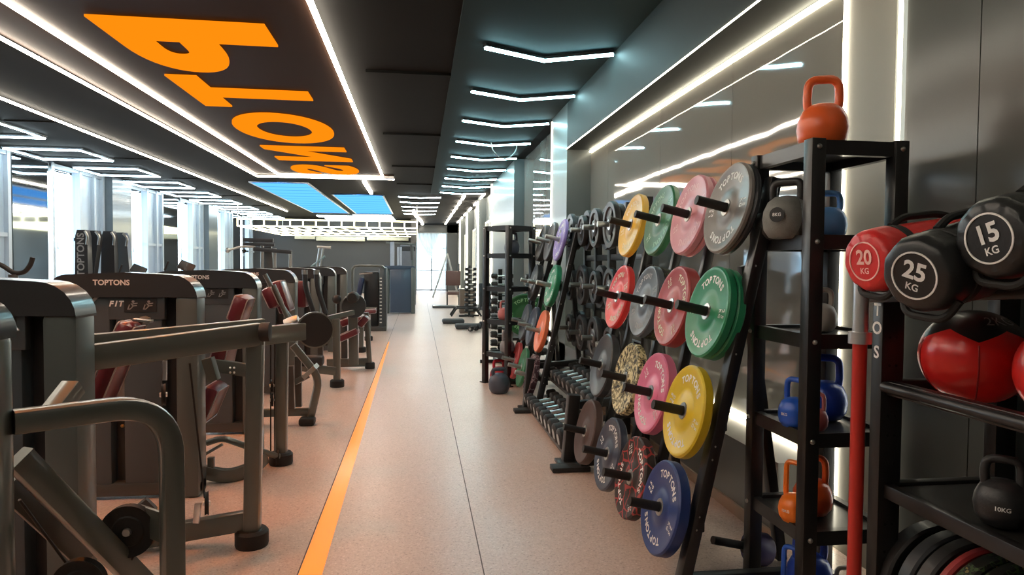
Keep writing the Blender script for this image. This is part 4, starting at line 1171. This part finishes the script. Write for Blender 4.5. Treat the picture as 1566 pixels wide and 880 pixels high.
pad(root, 'backrest', at(338, 560, 5.1), at(352, 498, 5.1), .3, .11)
pad(root, 'lower_pad', at(312, 640, 5.05), at(334, 588, 5.05), .3, .1)
pad(root, 'seat', at(318, 690, 5.0), at(360, 680, 5.0), .3, .06, SHROUD2, False) if False else None
MB().bar(at(322, 558, 4.95), at(388, 568, 4.95), .05, .09).build('middle_beam', FRAME, root)
m = MB()
for px, py in ((352, 563), (358, 563), (352, 570), (358, 570), (304, 555), (310, 555), (378, 545), (384, 545)): m.ball(at(px, py, 4.9), .008, seg=8)
m.build('beam_bolt', CHROME, root)
MB().sweep([at(316, 678, 4.9), at(340, 670, 4.9), at(385, 686, 4.9), at(430, 700, 5.1)], .022, fillet=.2).build('base_tube', FRAME, root)
MB().sweep([at(312, 722, 4.75), at(350, 730, 4.75), at(388, 716, 4.85), at(405, 700, 5.0)], (.05, .09), fillet=.2).build('base_ring', FRAME, root)
MB().bar(at(312, 696, 4.7), at(340, 680, 4.7), .02).build('foot_bar', STEEL, root)
MB().bar(at(323, 700, 4.75), at(323, 722, 4.75), .04).build('pivot_post', FRAME, root)
MB().sweep([at(414, 520, 5.2), at(414, 690, 5.2)], .005).build('cable', RUBBER, root)
MB().sweep([at(420, 520, 5.2), at(420, 690, 5.2)], .005).build('cable', RUBBER, root)
for py in (590, 612): pulley(root, at(416, py, 5.2), .05, (1, .2, 0), .02)
pulley(root, at(424, 700, 5.1), .06, (1, .2, 0), .025)
MB().bar(at(395, 530, 5.1), at(398, 700, 5.0), .05).build('inner_post', FRAME, root)

# ---- fourth: bent leg with angled foot plate
root = machine_tower(6.2, TX, 'fourth machine in the row, bent corridor leg and pale angled foot plate')
MB().sweep([at(448, 528, 6.35), at(489, 578, 6.4), at(472, 652, 6.43)], (.07, .07, .5), fillet=.12).build('leg', FRAME, root)
f = atz(470, 650, 0); MB().box((f.x, f.y, .035), (.14, .14, .07), None, .02).build('foot', RUBBER, root)
MB().bar(at(400, 632, 6.4), at(472, 630, 6.43), .05, .07).build('lower_beam', FRAME, root)
MB().bar(at(466, 576, 6.3), at(484, 560, 6.3), .2, .04).build('foot_plate', mat('pale_tread_plate', (.3, .31, .29), .4, .4), root)
MB().bar(at(452, 585, 6.4), at(470, 575, 6.35), .05).build('foot_plate_arm', FRAME, root)
MB().bar(at(444, 560, 6.3), at(446, 625, 6.3), .06).build('post', FRAME2, root)
MB().bar(at(456, 545, 6.6), at(457, 622, 6.6), .06).build('post', FRAME2, root)
pad(root, 'backrest', at(410, 440, 6.6), at(424, 470, 6.6), .28, .1) 
pad(root, 'headrest', at(424, 430, 6.9), at(440, 478, 6.9), .28, .11)
MB().sweep([at(405, 420, 6.7), at(432, 470, 6.7), at(448, 492, 6.7)], .022, fillet=.1).build('arm_tube', FRAME, root)
MB().sweep([at(418, 436, 6.5), at(440, 488, 6.5)], .022).build('arm_tube', FRAME, root)
m = MB().sweep([at(440, 500, 5.9), at(470, 488, 6.2), at(500, 490, 6.5)], .03, fillet=.1); m.build('crank_arm', STEEL, root)
MB().lathe([(0.001, -.06), (.05, -.06), (.055, 0), (.05, .06), (.001, .06)], M=Matrix.Translation(at(447, 494, 6.0)) @ Matrix.Rotation(1.2, 4, 'Y'), n=20).build('roller', STEEL, root)
# ---- fifth
root = machine_tower(8.0, TX, 'fifth machine in the row, straight corridor leg below a long lever beam')
lx, ly = -.97, 8.3
t_ = at(514, 488, ly); leg(root, (t_.x, ly, t_.z), (lx, ly, 0), .085)
MB().bar(at(450, 560, 8.0), at(512, 568, 8.25), .05, .1).build('lower_beam', FRAME, root)
MB().bar(at(455, 498, 8.0), at(540, 478, 8.6), .05, .06).build('lever_beam', FRAME, root)
for px in (466, 484):
    MB().sweep([at(px, 416, 8.4), at(px + 1, 440, 8.4), at(px + 14, 480, 8.4)], .03, fillet=.2).build('lever_arm', SHROUD2, root)
    MB().sweep([at(px, 413, 8.4), at(px, 420, 8.4)], .034).build('arm_end', STEEL, root)
pad(root, 'backrest', at(463, 430, 8.6), at(464, 470, 8.6), .3, .12)
MB().bar(at(490, 510, 8.2), at(490, 560, 8.2), .06).build('post', FRAME2, root)
MB().box(at(478, 552, 8.1), (.25, .2, .12), None, .03).build('weight_box', SHROUD2, root)
# ---- sixth: maroon seat and roller
root = machine_tower(9.9, TX, 'sixth machine in the row, maroon seat pads and a padded roller above')
lx, ly = -.68, 9.7
leg(root, at(560, 478, ly), (lx, ly, 0), .07)
MB().bar(at(500, 556, 9.7), at(562, 554, 9.7), .06, .12).build('lower_beam', FRAME, root)
MB().bar(at(540, 470, 9.5), at(541, 558, 9.5), .13, .13).build('mast', FRAME, root)
MB().bar(at(526, 480, 9.9), at(527, 556, 9.9), .09, .09).build('post', FRAME2, root)
MB().lathe([(0.001, -.03), (.16, -.03), (.17, 0), (.16, .03), (.001, .03)], M=Matrix.Translation(at(541, 468, 9.4)) @ Matrix.Rotation(PI / 2, 4, 'X') @ Matrix.Rotation(.3, 4, 'Y'), n=32).build('cam_disc', SHROUD2, root)
MB().lathe([(0.001, -.15), (.06, -.15), (.075, -.12), (.075, .12), (.06, .15), (.001, .15)], M=Matrix.Translation(at(540, 455, 9.2)) @ Matrix.Rotation(PI / 2, 4, 'X'), n=20).build('roller_pad', RUBBER, root)
MB().lathe([(0.001, -.175), (.045, -.175), (.045, -.15), (.001, -.15)], M=Matrix.Translation(at(540, 455, 9.2)) @ Matrix.Rotation(PI / 2, 4, 'X'), n=16).build('roller_end', CHROME, root)
pad(root, 'seat', at(520, 518, 9.5), at(548, 505, 9.5), .34, .09)
pad(root, 'backrest', at(550, 498, 9.6), at(562, 484, 9.6), .3, .1)
pad(root, 'thigh_pad', at(522, 495, 9.8), at(536, 490, 9.8), .3, .1)
MB().ball(at(515, 458, 9.3), .06).build('arm_knob', RUBBER, root)
# ---- seventh, eighth
root = machine_tower(11.7, TX, 'seventh machine in the row, mostly hidden behind the nearer towers', text=False)
pad(root, 'seat', (-1.1, 11.5, .55), (-.8, 11.5, .58), .3, .08); leg(root, (-.95, 11.5, .5), (-.95, 11.5, 0), .08)
root = machine_tower(13.5, TX, 'eighth machine in the row, farthest of the grey covered towers', text=False)
pad(root, 'seat', (-1.1, 13.2, .55), (-.8, 13.2, .58), .3, .08); leg(root, (-.95, 13.2, .5), (-.95, 13.2, 0), .08)

# ---- open frame stack machine and dark blue one beyond
root = empty('cable_machine', (-1.06, 15.2, 0), 'open framed weight stack machine facing the corridor with numbered plates', 'exercise machine')
MB().sweep([(-1.44, 15.2, 0.02), (-1.44, 15.2, 1.43), (-.74, 15.2, 1.43), (-.74, 15.2, 0.02)], (.05, .3, .3), fillet=.12, up=V((0, 1, 0))).build('outer_frame', FRAME, root)
MB().b2((-.86, 15.05, .02), (-.7, 15.5, 1.4), .02).build('side_panel', SHROUD, root)
MB().b2((-1.2, 15.25, .05), (-.88, 15.5, 1.3), .01).build('stack_cover', SHROUD2, root)
m = MB()
for i in range(14): m.b2((-.845, 15.035, .18 + i * .075), (-.8, 15.05, .2 + i * .075))
m.build('stack_numbers', WHITE, root, False)
MB().b2((-1.44, 15.0, 0), (-.7, 15.5, .1), .01).build('base_beam', FRAME2, root)
pad(root, 'backrest', (-1.32, 15.0, .62), (-1.22, 15.0, 1.18), .3, .1, mat('navy_vinyl', (.02, .03, .08), .4), False)
MB().bar((-1.18, 15.0, .5), (-.9, 15.0, .5), .06).build('seat_beam', FRAME, root)
MB().bar((-1.28, 15.0, 1.25), (-1.0, 15.0, 1.28), .03).build('grip_bar', STEEL, root)
root = empty('cable_machine', (-.5, 20.3, 0), 'dark blue covered weight stack machine, last of the left row', 'exercise machine')
DB = mat('dark_blue_cover', (.035, .06, .1), .4, 0, .3, .05, 3)
MB().b2((-.84, 20.2, .03), (-.2, 20.6, 1.35), .02).build('cover', DB, root)
MB().b2((-.22, 20.15, 0), (-.1, 20.65, 1.37), .02).build('upright', UPR, root)
MB().b2((-1.02, 20.3, 0), (-.86, 20.65, 1.4), .02).build('upright', UPR, root)
m = MB(); m.prism(rounded_top(-1.03, -.09, 1.33, 1.43, .06, .06), .5, Matrix.Translation((0, 20.42, 0))); m.build('top_cover', DB, root)
# ---- rest of the hall: taller gear behind the row
root = empty('cable_station', (-3.9, 16.5, 0), 'tall multi arm cable station with crossbars near the windows', 'exercise machine')
for px, y0, mt in ((401, 375, STEEL), (420, 380, STEEL), (444, 385, STEEL)):
    p = at(px, y0, 16.0); MB().bar(p, (p.x, p.y, 0.02), .07, mt and .07).build('post', mt, root)
MB().bar(at(408, 378, 16.2), at(412, 420, 16.2), .22, .1).build('mast', FRAME2, root)
for a, b, w_ in (((372, 367), (418, 368), .09), ((372, 373), (420, 375), .07), ((388, 381), (446, 386), .09)):
    MB().bar(at(*a, 16), at(*b, 16), w_).build('crossbar', SHROUD2, root)
MB().sweep([at(350, 383, 15.6), at(368, 377, 15.8), at(390, 378, 16)], .025, fillet=.2).build('arm', STEEL, root)
MB().ball(at(348, 383, 15.6), .06).build('arm_end', STEEL, root)
m = MB(); m.ball(at(373, 384, 16), .05); m.build('adjust_knob', RUBBER, root)
root = empty('pull_down_machine', (-3.0, 19, 0), 'machine with slanted white tubes and a flat top handle behind the row', 'exercise machine')
for a, b in (((489, 380), (484, 412)), ((494, 380), (489, 412))):
    q = at(*b, 19); MB().sweep([at(*a, 19), q, (q.x - .1, 19, 0.02)], .035).build('tube', STEEL, root)
MB().bar(at(485, 378, 19), at(506, 379, 19), .07).build('top_handle', STEEL, root)
MB().sweep([at(497, 392, 19), at(476, 409, 19)], .035).build('lever_arm', mat('teal_grey_paint', (.15, .22, .22), .4), root)
root = empty('power_rack', (-.8, 22.5, 0), 'tall pale rack with perforated uprights behind the dark blue machine', 'exercise machine')
PALE = mat('pale_grey_upright', (.42, .45, .5), .45)
for px, w_ in ((600, .13), (609, .07), (613, .07), (631, .08)):
    p = at(px, 370 if px < 605 else 378, 22.5); MB().bar(p, (p.x, p.y + .02, .02), w_).build('upright', PALE if px < 620 else FRAME, root)
MB().bar(at(590, 371, 22.5), at(636, 374, 22.5), .06).build('top_bar', FRAME, root)
MB().b2((at(612, 0, 22.5).x, 22.5, 1.9), (at(636, 0, 22.5).x, 22.55, 2.05)).build('header_plate', SHROUD2, root)
MB().bar(at(629, 375, 22), at(630, 398, 22), .08).build('hanging_grip', FRAME2, root)
p = [at(px, 412, 24.5) for px in (612, 636)]
tag(MB().b2((p[0].x, 24.4, 0), (p[1].x, 24.8, 2.15), .02).build('locker', mat('grey_locker', (.14, .14, .14), .5)), 'plain grey cabinet against the end of the dark back wall', 'cabinet')
tag(MB().b2((-.12 - .25, 32.5, 0), (-.12, 33.8, CZ)).build('wall_back_return', MATS['dark_grey_back_wall'], smooth=False), kind='structure')
# dark tapered decks standing by the windows
for i, (px, w_, lean, h0) in enumerate(((127, .2, 0, 352), (141, .28, .12, 353), (167, .22, .0, 354), (181, .34, -.04, 356))):
    Y = 12.4 + i * .28
    p = at(px, h0, Y)
    root = empty('folded_treadmill', (p.x, Y, 0), ('black upright treadmill deck with a vertical word, by the first windows', 'black leaning treadmill deck second from the window light', 'narrow black treadmill deck in front of the column', 'wide dark treadmill deck nearest the column')[i], 'treadmill')
    m = MB(); pl = [(-w_ * .62 - lean * 2.6, 0), (w_ * .62 - lean * 2.6, 0), (w_ * .5, p.z - .12), (w_ * .36, p.z), (-w_ * .3, p.z), (-w_ * .45, p.z - .1)]
    m.prism(pl, .16, Matrix.Translation((p.x, Y, 0))); m.build('deck', SHROUD2 if i < 3 else SHROUD, root)
    MB().sweep([(p.x + w_ * .5, Y - .1, p.z - .25), (p.x + w_ * .58, Y - .1, p.z - .1), (p.x + w_ * .35, Y - .1, p.z - .02)], .02, fillet=.05).build('handle', STEEL, root)
    MB().box((p.x - lean * 2.6, Y, .06), (w_ * 1.6, .2, .12), None, .02).build('base', RUBBER, root)
    if i == 0:
        m = MB().glyphs('TOPTONS', .16, FRONT(p.x, Y - .083, 1.6) @ Matrix.Rotation(PI / 2, 4, 'Z'), bold=.02); m.build('lettering', GREYPR, root, False, fix=False)
root = empty('exercise_bike', (-4.3, 7.0, 0), 'exercise bike by the windows with curved black handlebar', 'exercise bike')
h = [at(-25, 395, 7), at(2, 405, 7), at(22, 419, 7), at(38, 417, 7), at(47, 405, 7), at(50, 394, 7)]
MB().sweep(h, .022, fillet=.08).build('handlebar', RUBBER, root)
hb = at(20, 420, 7)
MB().sweep([hb, (hb.x + .05, 7.0, .5), (hb.x + .1, 7, .06)], .04).build('stem', FRAME2, root)
MB().box((hb.x + .1, 7, .04), (.5, .6, .08), None, .02).build('base', FRAME2, root)
MB().lathe([(0.001, -.05), (.24, -.05), (.25, 0), (.24, .05), (.001, .05)], M=Matrix.Translation((hb.x + .05, 7, .42)) @ Matrix.Rotation(PI / 2, 4, 'X'), n=32).build('flywheel', SHROUD2, root)
MB().box((hb.x - .45, 7, .95), (.26, .2, .07), None, .03).build('saddle', RUBBER, root)
MB().bar((hb.x - .45, 7, .92), (hb.x, 7, .12), .05).build('seat_post', FRAME2, root)
for i, px in enumerate((285, 212)):
    c = at(px, 408 if i == 0 else 413, 10.5 + i)
    root = empty('bike_console', (c.x, c.y, 0), ('dark console screen on a stand before the second window', 'small dark console on a stand near the narrow light strip')[i], 'exercise bike')
    MB().box(c, (.22, .06, .14), Euler((-.5, .4, 0)).to_matrix(), .015).build('console', SHROUD2, root)
    MB().bar((c.x, c.y + .03, 0.02), (c.x, c.y + .03, c.z), .06).build('stem', FRAME2, root)
    MB().box((c.x, c.y, .04), (.5, .3, .08), None, .02).build('base', RUBBER, root)
    MB().sweep([(c.x - .3, c.y, c.z - .05), (c.x - .25, c.y, c.z + .08)], .015).build('grip', RUBBER, root)

# ================================================================== FAR RIGHT CLUTTER
root = empty('step_ladder', (1.0, 29.5, 0), 'tall folding step ladder standing before the sheer curtain', 'ladder')
a = at(684, 388, 29.5)
for s in (-.22, .22):
    MB().bar((a.x, 29.5 + s, a.z), (a.x - .62, 29.5 + s * 1.3, 0.01), .05).build('rail', STEEL, root)
    MB().bar((a.x, 29.5 + s, a.z), (a.x + .5, 29.5 + s * 1.3, 0.01), .05).build('rail', STEEL, root)
for k in range(1, 7):
    t = k / 7; MB().bar((a.x - .62 * t, 29.5 - .22 - .06 * t, a.z * (1 - t)), (a.x - .62 * t, 29.5 + .22 + .06 * t, a.z * (1 - t)), .05).build('rung', STEEL, root)
    MB().bar((a.x + .5 * t, 29.5 - .22 - .06 * t, a.z * (1 - t)), (a.x + .5 * t, 29.5 + .22 + .06 * t, a.z * (1 - t)), .03).build('rung', STEEL, root)
root = empty('exercise_bench', (1.2, 23, 0), 'low seated machine with brown back pad near the right wall far end', 'exercise machine')
c = at(693, 440, 23)
MB().box((c.x, 23, 1.0), (.5, .1, .5), None, .03).build('back_pad', mat('brown_vinyl', (.12, .06, .05), .5), root)
MB().box((c.x, 22.8, .5), (.45, .4, .1), None, .03).build('seat', MATS['brown_vinyl'], root)
for x in (-.2, .2): MB().bar((c.x + x, 23, 0.02), (c.x + x, 23, 1.5), .05).build('post', FRAME2, root)
MB().box((c.x - .2, 22.9, .04), (1.0, .5, .08), None, .01).build('base', FRAME2, root)
root = empty('side_box', (1.35, 19.9, 0), 'small square wooden plyo box beside the distant dumbbell stand', 'box')
c = atz(704, 470, 0)
MB().b2((c.x - .22, 19.8, .03), (c.x + .22, 20.3, .75), .01).build('box_body', mat('brown_wood', (.15, .11, .08), .6), root)
MB().b2((c.x - .24, 19.78, .72), (c.x + .24, 20.32, .76), .01).build('lid', FRAME, root)
for i, (px, py, L, lab) in enumerate(((693, 495, .55, 'flat grey bench pad on the floor, farthest left of the clutter'), (716, 503, .6, 'flat grey bench pad lying nearer the camera on the pale floor'))):
    c = atz(px, py, 0)
    tag(MB().box((c.x, c.y, .06), (L, .35, .11), None, .04).build('foam_pad', mat('dark_grey_foam', (.05, .055, .06), .7)), lab, 'foam pad')
for i, (px, py) in enumerate(((724, 507), (728, 476), (744, 500))):
    c = atz(px, py, 0)
    o = dumbbell_proto(.06, .34, group=None); o['label'] = ('chrome dumbbell lying by the nearer foam pad', 'chrome dumbbell lying farthest along the right wall floor', 'chrome dumbbell on the floor left of the far tower')[i]
    del_g = o.get('group'); o.location = (c.x, c.y, .066); o.rotation_euler = (0, 0, 1.0 + i)
root = empty('bench_frame', (1.3, 15.5, 0), 'low black bench frame with bars near the right wall piers', 'exercise bench')
c = atz(708, 484, 0)
for dy in (-.3, .3): MB().sweep([(c.x - .35, c.y + dy, 0.02), (c.x - .2, c.y + dy, .25), (c.x + .35, c.y + dy, .25), (c.x + .5, c.y + dy, .02)], .025, fillet=.05).build('side_tube', RUBBER, root)
for dx in (-.2, .1, .35): MB().bar((c.x + dx, c.y - .3, .25), (c.x + dx, c.y + .3, .25), .04).build('crossbar', RUBBER, root)
root = empty('weight_bench', (1.6, 13, 0), 'dark adjustable weight bench against the wall left of the far tower', 'exercise bench')
c = atz(737, 503, 0)
MB().box((1.65, c.y + .3, .42), (.3, 1.0, .1), None, .03).build('seat_pad', RUBBER, root)
MB().box((1.62, c.y + 1.0, .7), (.3, .1, .7), Euler((-.5, 0, 0)).to_matrix(), .03).build('back_pad', RUBBER, root)
for dy in (0, .9): MB().bar((1.45, c.y + dy, .03), (1.8, c.y + dy, .03), .05).build('foot', BLACK, root); MB().bar((1.63, c.y + dy, .03), (1.63, c.y + dy + .05, .4), .05).build('post', BLACK, root)

# ================================================================== LIGHT
for i, y in enumerate((3.2, 6.0, 8.8, 12.2)):  # added spots, not fittings of the sign; they strengthen its orange spill below
    ld = bpy.data.lights.new('added_sign_spill_spot', 'SPOT'); ld.color = (1.0, 0.25, 0.03); ld.energy = 65; ld.shadow_soft_size = 0.04
    ld.spot_size = math.radians(120); ld.spot_blend = 1.0
    lo = bpy.data.objects.new('added_sign_spill_spot', ld); COL.objects.link(lo); lo.location = (-2.05, y, CZ - 0.12)
w = bpy.data.worlds.new('world'); scene.world = w; w.use_nodes = True
nt = w.node_tree; bg = nt.nodes['Background']
tc = nt.nodes.new('ShaderNodeTexCoord'); sx = nt.nodes.new('ShaderNodeSeparateXYZ'); cr = nt.nodes.new('ShaderNodeValToRGB')
cr.color_ramp.elements[0].position = 0.0; cr.color_ramp.elements[0].color = (0.66, 0.83, 0.95, 1)
cr.color_ramp.elements[1].position = 0.4; cr.color_ramp.elements[1].color = (0.86, 0.94, 1.0, 1)
nt.links.new(tc.outputs['Generated'], sx.inputs[0]); nt.links.new(sx.outputs['Z'], cr.inputs['Fac']); nt.links.new(cr.outputs['Color'], bg.inputs['Color'])
bg.inputs['Strength'].default_value = 2.6
scene.view_settings.view_transform = 'Standard'
scene.view_settings.look = 'None'
scene.view_settings.exposure = 1.25
scene.cycles.max_bounces = 8
scene.cycles.diffuse_bounces = 4
scene.cycles.glossy_bounces = 4
scene.cycles.sample_clamp_indirect = 6
scene.cycles.use_denoising = True
